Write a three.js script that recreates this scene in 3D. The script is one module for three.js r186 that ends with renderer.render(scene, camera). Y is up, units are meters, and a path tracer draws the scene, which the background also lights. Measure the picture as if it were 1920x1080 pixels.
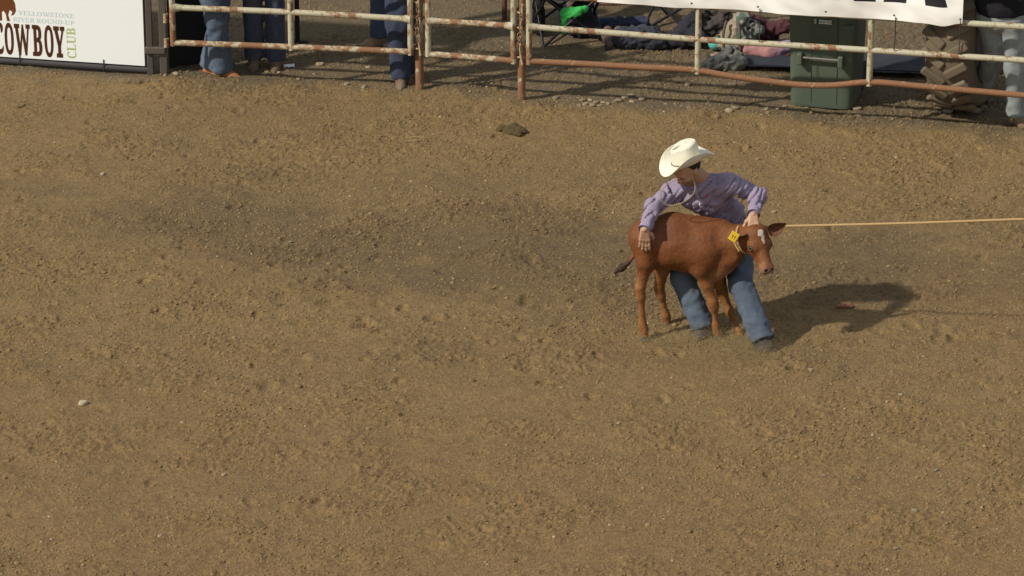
import * as THREE from 'three';
import { createNoise4D } from 'simplex-noise';
import { ImprovedNoise } from 'three/addons/math/ImprovedNoise.js';
import { RoundedBoxGeometry } from 'three/addons/geometries/RoundedBoxGeometry.js';
import { mergeGeometries, mergeVertices } from 'three/addons/utils/BufferGeometryUtils.js';

// ---------------------------------------------------------------- camera, sky, sun
const scene = new THREE.Scene();
const camera = new THREE.PerspectiveCamera(2 * Math.atan(540 / 7740) * 180 / Math.PI, 1920 / 1080, 0.5, 3000);
const PITCH = 23 * Math.PI / 180;
camera.position.set(0, 12, 12 / Math.tan(PITCH));
camera.lookAt(0, 0, 0);
const renderer = new THREE.WebGLRenderer();
renderer.toneMapping = THREE.LinearToneMapping;
renderer.toneMappingExposure = 1.19;
renderer.shadowMap.enabled = true;
const SUN = new THREE.Vector3(-1.1, 1, 0.55).normalize();
{ // hazy late-afternoon sky over a dusty arena
  const w = 256, h = 128, d = new Float32Array(w * h * 4);
  for (let j = 0; j < h; j++) for (let i = 0; i < w; i++) {
    const lat = ((j + 0.5) / h - 0.5) * Math.PI, lon = ((i + 0.5) / w - 0.5) * 2 * Math.PI, y = Math.sin(lat), x = Math.cos(lat) * Math.cos(lon), z = Math.cos(lat) * Math.sin(lon);
    const t = Math.pow(Math.max(0, y), 0.6), k = 4 * (j * w + i), c = x * SUN.x + y * SUN.y + z * SUN.z, glow = Math.pow(Math.max(0, c), 8) * 0.25;
    d[k] = 0.40 + (0.29 - 0.40) * t + glow; d[k + 1] = 0.395 + (0.325 - 0.395) * t + glow * 0.93; d[k + 2] = 0.38 + (0.375 - 0.38) * t + glow * 0.8; d[k + 3] = 1;
  }
  const t = new THREE.DataTexture(d, w, h, THREE.RGBAFormat, THREE.FloatType);
  t.mapping = THREE.EquirectangularReflectionMapping; t.magFilter = t.minFilter = THREE.LinearFilter; t.needsUpdate = true;
  scene.background = t; scene.environment = t;
}
const sun = new THREE.DirectionalLight(new THREE.Color(1, 0.925, 0.81), 3.35);
sun.name = 'sun';
sun.position.copy(SUN).multiplyScalar(40);
sun.castShadow = true;
sun.shadow.radius = 3.2;
sun.shadow.mapSize.set(4096, 4096);
Object.assign(sun.shadow.camera, { left: -9, right: 9, top: 9, bottom: -9, near: 1, far: 90 });
scene.add(sun);

// ---------------------------------------------------------------- helpers
const V = (a) => (a.isVector3 ? a.clone() : new THREE.Vector3(a[0], a[1], a[2]));
let seed = 7;
const rnd = () => { seed = (seed * 1664525 + 1013904223) >>> 0; return seed / 4294967296; };
const rr = (a, b) => a + (b - a) * rnd();
const perlin = new ImprovedNoise();
const noise = (x, y, z) => perlin.noise(x + 31.7, y + 17.3, z + 53.1);
function fbm(x, y, z, o = 4) { let s = 0, a = 1, n = 0; for (let i = 0; i < o; i++) { s += a * noise(x, y, z); n += a; a *= 0.5; x = x * 2.03 + 5.1; y = y * 2.03 + 1.7; z = z * 2.03 + 9.2; } return s / n; }
const clamp = (x, a, b) => Math.min(b, Math.max(a, x));
const smooth = (a, b, x) => { const t = clamp((x - a) / (b - a), 0, 1); return t * t * (3 - 2 * t); };
const mix = (a, b, t) => a.map((v, i) => v + (b[i] - v) * t);
const used = {};
function numbered(n) { used[n] = (used[n] || 0) + 1; return used[n] === 1 ? n : n + '_' + String(used[n] - 1).padStart(3, '0'); }
function thing(name, label, category, pos = [0, 0, 0], turn = 0, group) {
  const o = new THREE.Group();
  o.name = numbered(name); o.position.set(...pos); o.rotation.y = turn;
  o.userData = { label, category };
  if (group) o.userData.group = group;
  scene.add(o);
  return o;
}
function part(name, geo, mat, parent, label) {
  const m = new THREE.Mesh(geo, mat);
  m.name = name; m.castShadow = m.receiveShadow = true;
  if (label) m.userData.label = label;
  parent.add(m);
  return m;
}
const C = (rgb) => new THREE.Color().setRGB(...rgb);
const std = (rgb, roughness = 0.8, o = {}) => new THREE.MeshStandardMaterial({ color: C(rgb), roughness, ...o });

// textures computed from noise
function dataTex(n, fn, srgb = true) {
  const d = new Uint8Array(n * n * 4);
  for (let j = 0; j < n; j++) for (let i = 0; i < n; i++) {
    const c = fn(i / n, j / n), k = 4 * (j * n + i);
    d[k] = clamp(c[0], 0, 1) * 255; d[k + 1] = clamp(c[1], 0, 1) * 255; d[k + 2] = clamp(c[2], 0, 1) * 255; d[k + 3] = 255;
  }
  const t = new THREE.DataTexture(d, n, n, THREE.RGBAFormat);
  t.wrapS = t.wrapT = THREE.RepeatWrapping; t.magFilter = THREE.LinearFilter; t.minFilter = THREE.LinearMipmapLinearFilter; t.generateMipmaps = true;
  if (srgb) t.colorSpace = THREE.SRGBColorSpace;
  t.needsUpdate = true;
  return t;
}
// noise on a torus, so that the tile has no seam
const n4 = createNoise4D(rnd);
const tileN = (u, v, f, s) => { const A = u * 2 * Math.PI, B = v * 2 * Math.PI, r = f / 8.5; return n4(Math.cos(A) * r + s, Math.sin(A) * r + s * 0.7, Math.cos(B) * r + s * 1.3, Math.sin(B) * r); };

// ---------------------------------------------------------------- implicit surfaces
function bone(a, b, ra, rb = ra) { a = V(a); b = V(b); const d = b.clone().sub(a); return { a, d, l: Math.max(1e-9, d.lengthSq()), ra, rb }; }
function dBone(q, x, y, z) {
  const px = x - q.a.x, py = y - q.a.y, pz = z - q.a.z, h = clamp((px * q.d.x + py * q.d.y + pz * q.d.z) / q.l, 0, 1);
  return Math.hypot(px - h * q.d.x, py - h * q.d.y, pz - h * q.d.z) - (q.ra + (q.rb - q.ra) * h);
}
function field(bones, k) {
  return (x, y, z) => {
    let d = 1e9;
    for (let i = 0; i < bones.length; i++) {
      const e = dBone(bones[i], x, y, z), h = Math.max(k - Math.abs(d - e), 0) / k;
      d = Math.min(d, e) - h * h * k * 0.25;
    }
    return d;
  };
}
const smin = (a, b, k) => { const h = Math.max(k - Math.abs(a - b), 0) / k; return Math.min(a, b) - h * h * k * 0.25; };
function boundsOf(bones, pad) {
  const b = new THREE.Box3();
  for (const q of bones) for (const [p, r] of [[q.a, q.ra], [q.a.clone().add(q.d), q.rb]]) { b.expandByPoint(p.clone().addScalar(r + pad)); b.expandByPoint(p.clone().addScalar(-r - pad)); }
  return b;
}
// surface nets: one vertex per cell the surface crosses
function netMesh(f, box, c, colour) {
  const n = [0, 1, 2].map((i) => Math.ceil((box.max.getComponent(i) - box.min.getComponent(i)) / c) + 2);
  const [nx, ny, nz] = n, o = box.min, g = new Float32Array(nx * ny * nz), id = new Int32Array(nx * ny * nz).fill(-1);
  const I = (i, j, k) => i + nx * (j + ny * k);
  for (let k = 0; k < nz; k++) for (let j = 0; j < ny; j++) for (let i = 0; i < nx; i++) g[I(i, j, k)] = f(o.x + i * c, o.y + j * c, o.z + k * c);
  const pos = [], idx = [];
  for (let k = 0; k < nz - 1; k++) for (let j = 0; j < ny - 1; j++) for (let i = 0; i < nx - 1; i++) {
    let sx = 0, sy = 0, sz = 0, m = 0, neg = 0;
    const v = [];
    for (let e = 0; e < 8; e++) { const w = g[I(i + (e & 1), j + ((e >> 1) & 1), k + (e >> 2))]; v.push(w); if (w < 0) neg++; }
    if (neg === 0 || neg === 8) continue;
    for (let e = 0; e < 8; e++) for (let ax = 0; ax < 3; ax++) {
      const h = e | (1 << ax);
      if (h === e || (v[e] < 0) === (v[h] < 0)) continue;
      const t = v[e] / (v[e] - v[h]);
      sx += (e & 1) + (ax === 0 ? t : 0); sy += ((e >> 1) & 1) + (ax === 1 ? t : 0); sz += (e >> 2) + (ax === 2 ? t : 0); m++;
    }
    id[I(i, j, k)] = pos.length / 3;
    pos.push(o.x + (i + sx / m) * c, o.y + (j + sy / m) * c, o.z + (k + sz / m) * c);
  }
  const quad = (a, b, d, e, flip) => { if (a < 0 || b < 0 || d < 0 || e < 0) return; if (flip) idx.push(a, d, b, a, e, d); else idx.push(a, b, d, a, d, e); };
  for (let k = 1; k < nz - 1; k++) for (let j = 1; j < ny - 1; j++) for (let i = 1; i < nx - 1; i++) {
    const s = g[I(i, j, k)] < 0;
    if (s !== g[I(i + 1, j, k)] < 0) quad(id[I(i, j - 1, k - 1)], id[I(i, j, k - 1)], id[I(i, j, k)], id[I(i, j - 1, k)], !s);
    if (s !== g[I(i, j + 1, k)] < 0) quad(id[I(i - 1, j, k - 1)], id[I(i - 1, j, k)], id[I(i, j, k)], id[I(i, j, k - 1)], !s);
    if (s !== g[I(i, j, k + 1)] < 0) quad(id[I(i - 1, j - 1, k)], id[I(i, j - 1, k)], id[I(i, j, k)], id[I(i - 1, j, k)], !s);
  }
  const geo = new THREE.BufferGeometry();
  geo.setAttribute('position', new THREE.Float32BufferAttribute(pos, 3));
  geo.setIndex(idx);
  finish(geo, colour);
  return geo;
}
function finish(geo, colour) {
  const p = geo.attributes.position.array, uv = new Float32Array(p.length / 3 * 2), col = new Float32Array(p.length);
  geo.computeVertexNormals();
  const nn = geo.attributes.normal.array;
  for (let i = 0; i < p.length / 3; i++) {
    uv[2 * i] = p[3 * i] + 0.6 * p[3 * i + 2]; uv[2 * i + 1] = p[3 * i + 1] + 0.45 * p[3 * i + 2];
    const c = colour ? colour(p[3 * i], p[3 * i + 1], p[3 * i + 2], nn[3 * i], nn[3 * i + 1], nn[3 * i + 2]) : [1, 1, 1];
    col.set(c, 3 * i);
  }
  geo.setAttribute('uv', new THREE.BufferAttribute(uv, 2));
  geo.setAttribute('color', new THREE.BufferAttribute(col, 3));
  return geo;
}
function solid(bones, k, c, colour, disp) {
  const f = field(bones, k);
  return netMesh(disp ? (x, y, z) => f(x, y, z) + disp(x, y, z) : f, boundsOf(bones, 0.02 + c * 2), c, colour);
}
function tube(points, r, seg = 0, closed = false, rs = 10) {
  const cv = points.length === 2 ? new THREE.LineCurve3(V(points[0]), V(points[1])) : new THREE.CatmullRomCurve3(points.map(V), closed, 'centripetal');
  const L = cv.getLength(), g = new THREE.TubeGeometry(cv, seg || Math.max(2, Math.ceil(L / 0.06)), r, rs, closed), uv = g.attributes.uv;
  for (let i = 0; i < uv.count; i++) uv.setXY(i, uv.getX(i) * L, uv.getY(i) * 6.28 * r);
  return g;
}
function rodCapped(a, b, r, rs = 10) {      // straight bar with closed ends
  a = V(a); b = V(b);
  const d = b.clone().sub(a), L = d.length(), g = new THREE.CylinderGeometry(r, r, L, rs, Math.max(1, Math.ceil(L / 0.1)));
  const uv = g.attributes.uv;
  for (let i = 0; i < uv.count; i++) uv.setXY(i, uv.getY(i) * L + a.x * 0.37, uv.getX(i) * 6.28 * r + a.z * 0.3);
  g.applyQuaternion(new THREE.Quaternion().setFromUnitVectors(new THREE.Vector3(0, 1, 0), d.normalize()));
  g.translate((a.x + b.x) / 2, (a.y + b.y) / 2, (a.z + b.z) / 2);
  return g;
}
const box = (w, h, d, x, y, z, r = 0.006) => { const g = new RoundedBoxGeometry(w, h, d, 2, Math.min(r, w / 2.1, h / 2.1, d / 2.1)); g.translate(x, y, z); return g; };
const join = (list) => mergeGeometries(list.map((g) => { g = g.index ? g.toNonIndexed() : g; for (const k of Object.keys(g.attributes)) if (!['position', 'normal', 'uv'].includes(k)) g.deleteAttribute(k); return g; }));

// ---------------------------------------------------------------- ground
const soilMap = dataTex(1024, (u, v) => {
  const a = tileN(u, v, 46, 3), b = tileN(u, v, 110, 9), c = tileN(u, v, 260, 21), e = tileN(u, v, 12, 33);
  let s = 0.86 + 0.10 * a + 0.13 * b + 0.15 * c + 0.05 * e;
  const peb = smooth(0.42, 0.62, tileN(u, v, 150, 71));
  s += 0.16 * peb;
  return [s, s * (0.985 + 0.02 * a), s * (0.95 + 0.05 * b)];
});
soilMap.repeat.set(0.6, 0.6);
const soilBump = dataTex(1024, (u, v) => { const s = 0.5 + 0.22 * tileN(u, v, 60, 5) + 0.22 * tileN(u, v, 140, 15) + 0.22 * tileN(u, v, 300, 25); return [s, s, s]; }, false);
soilBump.repeat.set(0.6, 0.6);

// low ridges under the fence and scattered hoof marks
const scuffs = [];
for (let i = 0; i < 420; i++) scuffs.push([rr(-5.2, 5.2), rr(-4.2, 5), rr(0.02, 0.06), rr(0.010, 0.024), rr(0, 6.28)]);
for (let i = 0; i < 46; i++) scuffs.push([rr(-1.9, 0.5), rr(-0.6, 1.8), rr(0.04, 0.09), rr(0.012, 0.03), rr(0, 6.28)]);
for (let i = 0; i < 36; i++) scuffs.push([rr(1.2, 3.2), rr(-0.4, 1.2), rr(0.04, 0.08), rr(0.01, 0.024), rr(0, 6.28)]);
const cellsS = new Map();
for (const s of scuffs) { for (let i = -1; i <= 1; i++) for (let j = -1; j <= 1; j++) { const key = (Math.floor(s[0] / 0.3) + i) + ',' + (Math.floor(s[1] / 0.3) + j); (cellsS.get(key) || cellsS.set(key, []).get(key)).push(s); } }
const fenceZ = (x) => { const N = [[-8.482, 0.370, -5.139], [-2.842, 0.370, -4.419], [-0.697, 0.370, -4.128], [0.133, 0.370, -3.933], [1.528, 0.370, -3.713], [2.917, 0.370, -3.395], [4.146, 0.370, -3.107], [6.917, 0.370, -2.259]]; let i = 0; while (i < N.length - 2 && x > N[i + 1][0]) i++; return N[i][2] + (N[i + 1][2] - N[i][2]) * (x - N[i][0]) / (N[i + 1][0] - N[i][0]); };
function soilRough(x, z) { return smooth(-0.25, 0.35, fbm(x * 0.55, 3, z * 0.55, 3)); }
function groundY(x, z) {
  if (Math.abs(x) > 9 || z > 8 || z < -12) return 0;
  let y = 0.03 * noise(x * 0.45, 1, z * 0.7) + 0.016 * noise(x * 1.7, 7, z * 2.3);
  const r = 0.35 + 0.65 * soilRough(x, z);
  const c1 = noise(x * 9, 11, z * 10), c2 = noise(x * 21, 4, z * 23), c3 = noise(x * 40, 8, z * 44);
  const m = smooth(-0.12, 0.3, noise(x * 1.3, 15, z * 1.9) + 0.5 * noise(x * 3.3, 19, z * 4.4));
  const wx = x + 0.05 * noise(x * 4, 2, z * 4), wz = z + 0.05 * noise(x * 4, 6, z * 4);
  y += r * (0.008 * c1 + 0.005 * c3) + m * (0.016 * Math.abs(noise(wx * 11, 31, wz * 13)) + 0.019 * Math.abs(noise(wx * 25, 37, wz * 28)) + 0.014 * Math.abs(noise(x * 41, 39, z * 44)) + 0.010 * Math.max(0, c2));
  y += 0.006 * noise((x * 0.35 - z) * 5.2, 43, (x + z * 0.35) * 0.8) * smooth(-0.1, 0.3, noise(x * 0.7, 47, z * 0.7));      // drag marks
  const d = z - fenceZ(x);
  y += 0.035 * Math.exp(-Math.pow((d - 0.05) / 0.22, 2)) * (0.55 + 0.9 * noise(x * 3.1, 2, z * 3));      // churned strip under the fence
  const near = cellsS.get(Math.floor(x / 0.3) + ',' + Math.floor(z / 0.3));
  if (near) for (const s of near) {
    const ca = Math.cos(s[4]), sa = Math.sin(s[4]), dx = (x - s[0]) * ca + (z - s[1]) * sa, dz = -(x - s[0]) * sa + (z - s[1]) * ca;
    const q = (dx * dx) / (s[2] * s[2]) + (dz * dz) / (s[2] * s[2] * 0.4);
    if (q < 6) y += -s[3] * Math.exp(-q) + s[3] * 0.5 * Math.exp(-Math.pow(Math.sqrt(q) - 1.45, 2) * 5) * (0.5 + noise(x * 14, 3, z * 14));
  }
  return y;
}
{
  const xs = [], zs = [], ring = [1.6, 3.5, 8, 20, 60, 160, 400, 1000];
  for (let x = -5.3; x <= 5.3001; x += 0.0115) xs.push(x);
  for (let z = -7.2; z <= 5.1001; z += 0.015) zs.push(z);
  const wide = (a) => [...ring.map((r) => a[0] - r).reverse(), ...a, ...ring.map((r) => a[a.length - 1] + r)];
  const X = wide(xs), Z = wide(zs), nx = X.length, nz = Z.length;
  const pos = new Float32Array(nx * nz * 3), uv = new Float32Array(nx * nz * 2), col = new Float32Array(nx * nz * 3), idx = new Uint32Array((nx - 1) * (nz - 1) * 6);
  for (let j = 0, q = 0; j < nz; j++) for (let i = 0; i < nx; i++, q++) {
    const x = X[i], z = Z[j];
    pos.set([x, groundY(x, z), z], 3 * q);
    uv.set([x, -z], 2 * q);
    // damp, freshly turned soil is greyer and darker than the dry crust
    const t = smooth(-0.1, 0.42, fbm(x * 0.4 + 2, 21, z * 0.75, 4)), w = smooth(0.0, 0.5, fbm(x * 1.6, 41, z * 2.6, 4));
    const dz = z - (-0.75 + 0.16 * x), damp = smooth(0.18, 0.95, 0.95 * Math.exp(-Math.pow(dz / 1.15, 2)) * (0.35 + 0.65 * smooth(-3.9, -2.0, x)) * (1 - 0.10 * smooth(0.3, 1.0, x)) + 0.75 * fbm(x * 0.9, 61, z * 1.5, 5) + 0.25 * noise(x * 6, 63, z * 9));
    let c = mix([0.250, 0.167, 0.071], [0.227, 0.152, 0.067], t);
    c = mix(c, [0.280, 0.191, 0.086], 0.5 * w);
    c = mix(c, [0.150, 0.101, 0.049], 0.82 * damp);
    const st = smooth(0.30, 0.55, fbm(x * 7, 81, z * 11, 3));
    c = mix(c, [0.32, 0.23, 0.113], 0.3 * st);
    c = mix(c, [0.252, 0.158, 0.068], 0.7 * smooth(-0.2, 0.4, z * 0.12 - 0.1 + 0.6 * fbm(x * 0.6, 91, z * 0.6, 3)));
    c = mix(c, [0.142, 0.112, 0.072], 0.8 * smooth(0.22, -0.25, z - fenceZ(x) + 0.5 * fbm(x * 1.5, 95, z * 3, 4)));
    col.set(c, 3 * q);
  }
  let k = 0;
  for (let j = 0; j < nz - 1; j++) for (let i = 0; i < nx - 1; i++) { const a = j * nx + i; idx[k++] = a; idx[k++] = a + nx; idx[k++] = a + 1; idx[k++] = a + 1; idx[k++] = a + nx; idx[k++] = a + nx + 1; }
  const g = new THREE.BufferGeometry();
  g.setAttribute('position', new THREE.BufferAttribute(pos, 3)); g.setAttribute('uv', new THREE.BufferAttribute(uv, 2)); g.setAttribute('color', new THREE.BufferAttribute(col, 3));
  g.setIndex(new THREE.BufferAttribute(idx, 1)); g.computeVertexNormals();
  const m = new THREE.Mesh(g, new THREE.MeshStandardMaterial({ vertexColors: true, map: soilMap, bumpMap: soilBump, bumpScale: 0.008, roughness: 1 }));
  m.name = 'ground'; m.receiveShadow = m.castShadow = true; m.userData = { kind: 'structure', label: 'churned tan dirt floor of the rodeo arena' };
  scene.add(m);
}

// lumps of soil, too many to count
function lump(r, s, detail = 1) {
  const g = mergeVertices(new THREE.IcosahedronGeometry(r, detail).deleteAttribute('uv').deleteAttribute('normal')), p = g.attributes.position;
  for (let i = 0; i < p.count; i++) { const v = new THREE.Vector3().fromBufferAttribute(p, i), f = 1 + 0.55 * noise(v.x / r * 0.9 + s * 7, v.y / r * 0.9, v.z / r * 0.9 + s); p.setXYZ(i, v.x * f * 1.15, v.y * f * 0.72, v.z * f); }
  g.computeVertexNormals();
  return g;
}
{
  const geos = [lump(1, 1), lump(1, 2), lump(1, 3)], M4 = new THREE.Matrix4(), E = new THREE.Euler(), Q = new THREE.Quaternion();
  const base = std([1, 1, 1], 1);
  geos.forEach((g, gi) => {
    const n = 25000, im = new THREE.InstancedMesh(g, base, n);
    for (let i = 0; i < n; i++) {
      let x, z, t = 0;
      do { x = rr(-5.2, 5.2); z = rr(-6.9, 5); t++; } while (t < 4 && rnd() > 0.2 + 0.8 * soilRough(x, z) * (0.5 + 0.9 * smooth(-0.2, 0.4, noise(x * 2.6, 9, z * 2.6))));
      const s = 0.0035 + 0.0085 * Math.pow(rnd(), 2.6) + (rnd() < 0.004 ? rr(0.005, 0.014) : 0);
      M4.compose(new THREE.Vector3(x, groundY(x, z) - s * 0.05, z), Q.setFromEuler(E.set(rr(-0.3, 0.3), rr(0, 6.28), rr(-0.3, 0.3))), new THREE.Vector3(s, s, s));
      im.setMatrixAt(i, M4);
      const k = rr(0.72, 1.08), pale = rnd() < 0.02;
      im.setColorAt(i, pale ? C([0.34 * k, 0.26 * k, 0.15 * k]) : C([0.230 * k, 0.154 * k, 0.067 * k]));
    }
    im.name = numbered('dirt_clods'); im.castShadow = im.receiveShadow = true;
    im.userData = { kind: 'stuff', label: 'loose crumbly lumps of tan soil scattered over the arena floor', category: 'soil' };
    scene.add(im);
  });
}

// ---------------------------------------------------------------- rusty pipe fence
function rustTex(amount, s) {
  return dataTex(512, (u, v) => {
    const a = 0.9 * tileN(u, v, 5, s) + 0.7 * tileN(u, v, 14, s + 4) + 0.4 * tileN(u, v, 44, s + 9) + 0.25 * tileN(u, v, 120, s + 13), k = 0.95 * smooth(-0.3, 0.4, a + amount);
    const f = 0.5 + 0.5 * tileN(u, v, 120, s + 2);
    const paint = [0.77 - 0.12 * f, 0.75 - 0.12 * f, 0.645 - 0.11 * f], rust = mix([0.59, 0.42, 0.295], [0.43, 0.285, 0.185], f);
    return mix(paint, rust, k);
  });
}
const pipePale = new THREE.MeshStandardMaterial({ map: rustTex(-0.3, 2), roughness: 0.62 });
const pipeMixed = new THREE.MeshStandardMaterial({ map: rustTex(0.16, 12), roughness: 0.75 });
const pipeRusty = new THREE.MeshStandardMaterial({ map: rustTex(0.62, 22), roughness: 0.85 });
const darkSteel = std([0.045, 0.042, 0.044], 0.7);
const RR = 0.026;
const lift = (p, dy) => [p[0], p[1] + dy, p[2]];
function gusset(p, q) {                                  // flared weld between a rail and its upright
  const a = V(p), d = V(q).sub(a).normalize(), pts = [new THREE.Vector2(0.046, 0), new THREE.Vector2(0.034, 0.03), new THREE.Vector2(0.0265, 0.075)];
  const g = new THREE.LatheGeometry(pts, 12);
  g.applyQuaternion(new THREE.Quaternion().setFromUnitVectors(new THREE.Vector3(0, 1, 0), d)); g.translate(a.x, a.y, a.z);
  return g;
}
function fencePanel(label, ends, low, mid, extra, uprights, materials) {
  const t = thing('livestock_panel', label, 'fence panel', [0, 0, 0], 0, 'steel pipe panels of the arena fence');
  part('rail', tube(low, RR, 60), materials[0], t); part('rail', tube(mid, RR, 60), materials[1], t);
  for (const h of extra) part('rail', tube([lift(mid[0], h), ...mid.slice(1, -1).map((p) => lift(p, h)), lift(mid[mid.length - 1], h)], RR, 40), materials[1], t);
  const topY = mid[0][1] + Math.max(...extra);
  for (const [p, m] of uprights) part('upright', rodCapped([p[0], p[1] - RR, p[2]], [p[0], topY + 0.02, p[2]], RR), m, t);
  for (const line of [mid]) {
    part('weld_gusset', gusset(line[0], line[1]), pipePale, t);
    part('weld_gusset', gusset(line[line.length - 1], line[line.length - 2]), pipePale, t);
  }
  return t;
}
fencePanel('rusty pale pipe panel left of the narrow gate, beside the sponsor board', 0,
  [[-2.842, 0.361, -4.419], [-1.851, 0.367, -4.295], [-0.845, 0.370, -4.168]], [[-2.832, 0.673, -4.418], [-1.844, 0.674, -4.294], [-0.842, 0.657, -4.168]], [0.30, 0.60, 0.90],
  [[[-2.842, 0.361, -4.419], pipeMixed], [[-1.846, 0.367, -4.294], pipePale], [[-0.845, 0.370, -4.168], pipePale]], [pipeMixed, pipePale]);
fencePanel('narrow rusty gate between the two rusted posts', 0,
  [[-0.697, 0.365, -4.128], [-0.354, 0.367, -4.047], [0.013, 0.365, -3.959]], [[-0.695, 0.657, -4.128], [-0.353, 0.666, -4.046], [0.013, 0.669, -3.959]], [0.30, 0.60, 0.90],
  [[[-0.697, 0.370, -4.128], pipePale], [[0.013, 0.370, -3.959], pipePale]], [pipeMixed, pipeMixed]);
fencePanel('long bent pipe panel right of the narrow gate, carrying the white banner', 0,
  [[0.141, 0.371, -3.931], [0.617, 0.374, -3.856], [1.056, 0.371, -3.787], [1.528, 0.370, -3.713], [1.754, 0.347, -3.661], [2.058, 0.326, -3.592], [2.360, 0.314, -3.523], [2.618, 0.331, -3.464], [2.916, 0.384, -3.395], [3.300, 0.384, -3.306], [3.724, 0.380, -3.206], [4.146, 0.375, -3.108], [4.524, 0.371, -3.019]],
  [[0.141, 0.674, -3.931], [0.834, 0.657, -3.822], [1.523, 0.640, -3.714], [2.222, 0.650, -3.554], [2.907, 0.660, -3.397], [3.543, 0.667, -3.249], [4.132, 0.676, -3.111], [4.508, 0.680, -3.023]], [0.285, 0.60, 0.90],
  [[[0.141, 0.371, -3.931], pipePale], [[1.528, 0.370, -3.713], pipePale], [[2.916, 0.379, -3.395], pipePale], [[4.419, 0.371, -3.044], pipePale]], [pipeRusty, pipePale]);

function chainLink(r, w) { const g = new THREE.TorusGeometry(r, w, 6, 12); g.scale(1, 1.5, 1); return g; }
function fencePost(label, p, r) {
  const t = thing('fence_post', label, 'post', p, 0, 'rusted posts of the narrow gate');
  part('pole', rodCapped([0, -0.2, 0], [0, 0.37, 0], r), pipeRusty, t, 'bare rust brown foot of the post');
  part('pole', rodCapped([0, 0.37, 0], [0, 1.75, 0], r * 0.92), pipeMixed, t);
  for (const h of [0.40, 0.52, 0.66, 0.80, 1.05]) {
    const cl = new THREE.TorusGeometry(r * 1.25, 0.011, 8, 20); cl.rotateX(Math.PI / 2 + rr(-0.25, 0.25)); cl.translate(0, h, 0);
    part('clamp', cl, pipeRusty, t);
    part('latch_pin', rodCapped([0.012 * rr(-1, 1), h - 0.06, r * 1.3], [0.012 * rr(-1, 1), h + 0.07, r * 1.35], 0.011), pipeMixed, t);
  }
  const links = [];
  for (let i = 0; i < 9; i++) { const g = chainLink(0.013, 0.0045); g.rotateY(i % 2 ? 0 : Math.PI / 2); g.translate(-r * 0.4 + 0.01 * Math.sin(i * 0.8), 0.78 - i * 0.036, r * 1.5); links.push(g); }
  part('chain', join(links), pipeRusty, t);
  return t;
}
fencePost('rusted post at the left end of the narrow gate', [-0.773, 0.000, -4.208], 0.036);
fencePost('rusted post at the right end of the narrow gate, beside the white banner panel', [0.080, -0.000, -3.978], 0.034);

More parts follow.
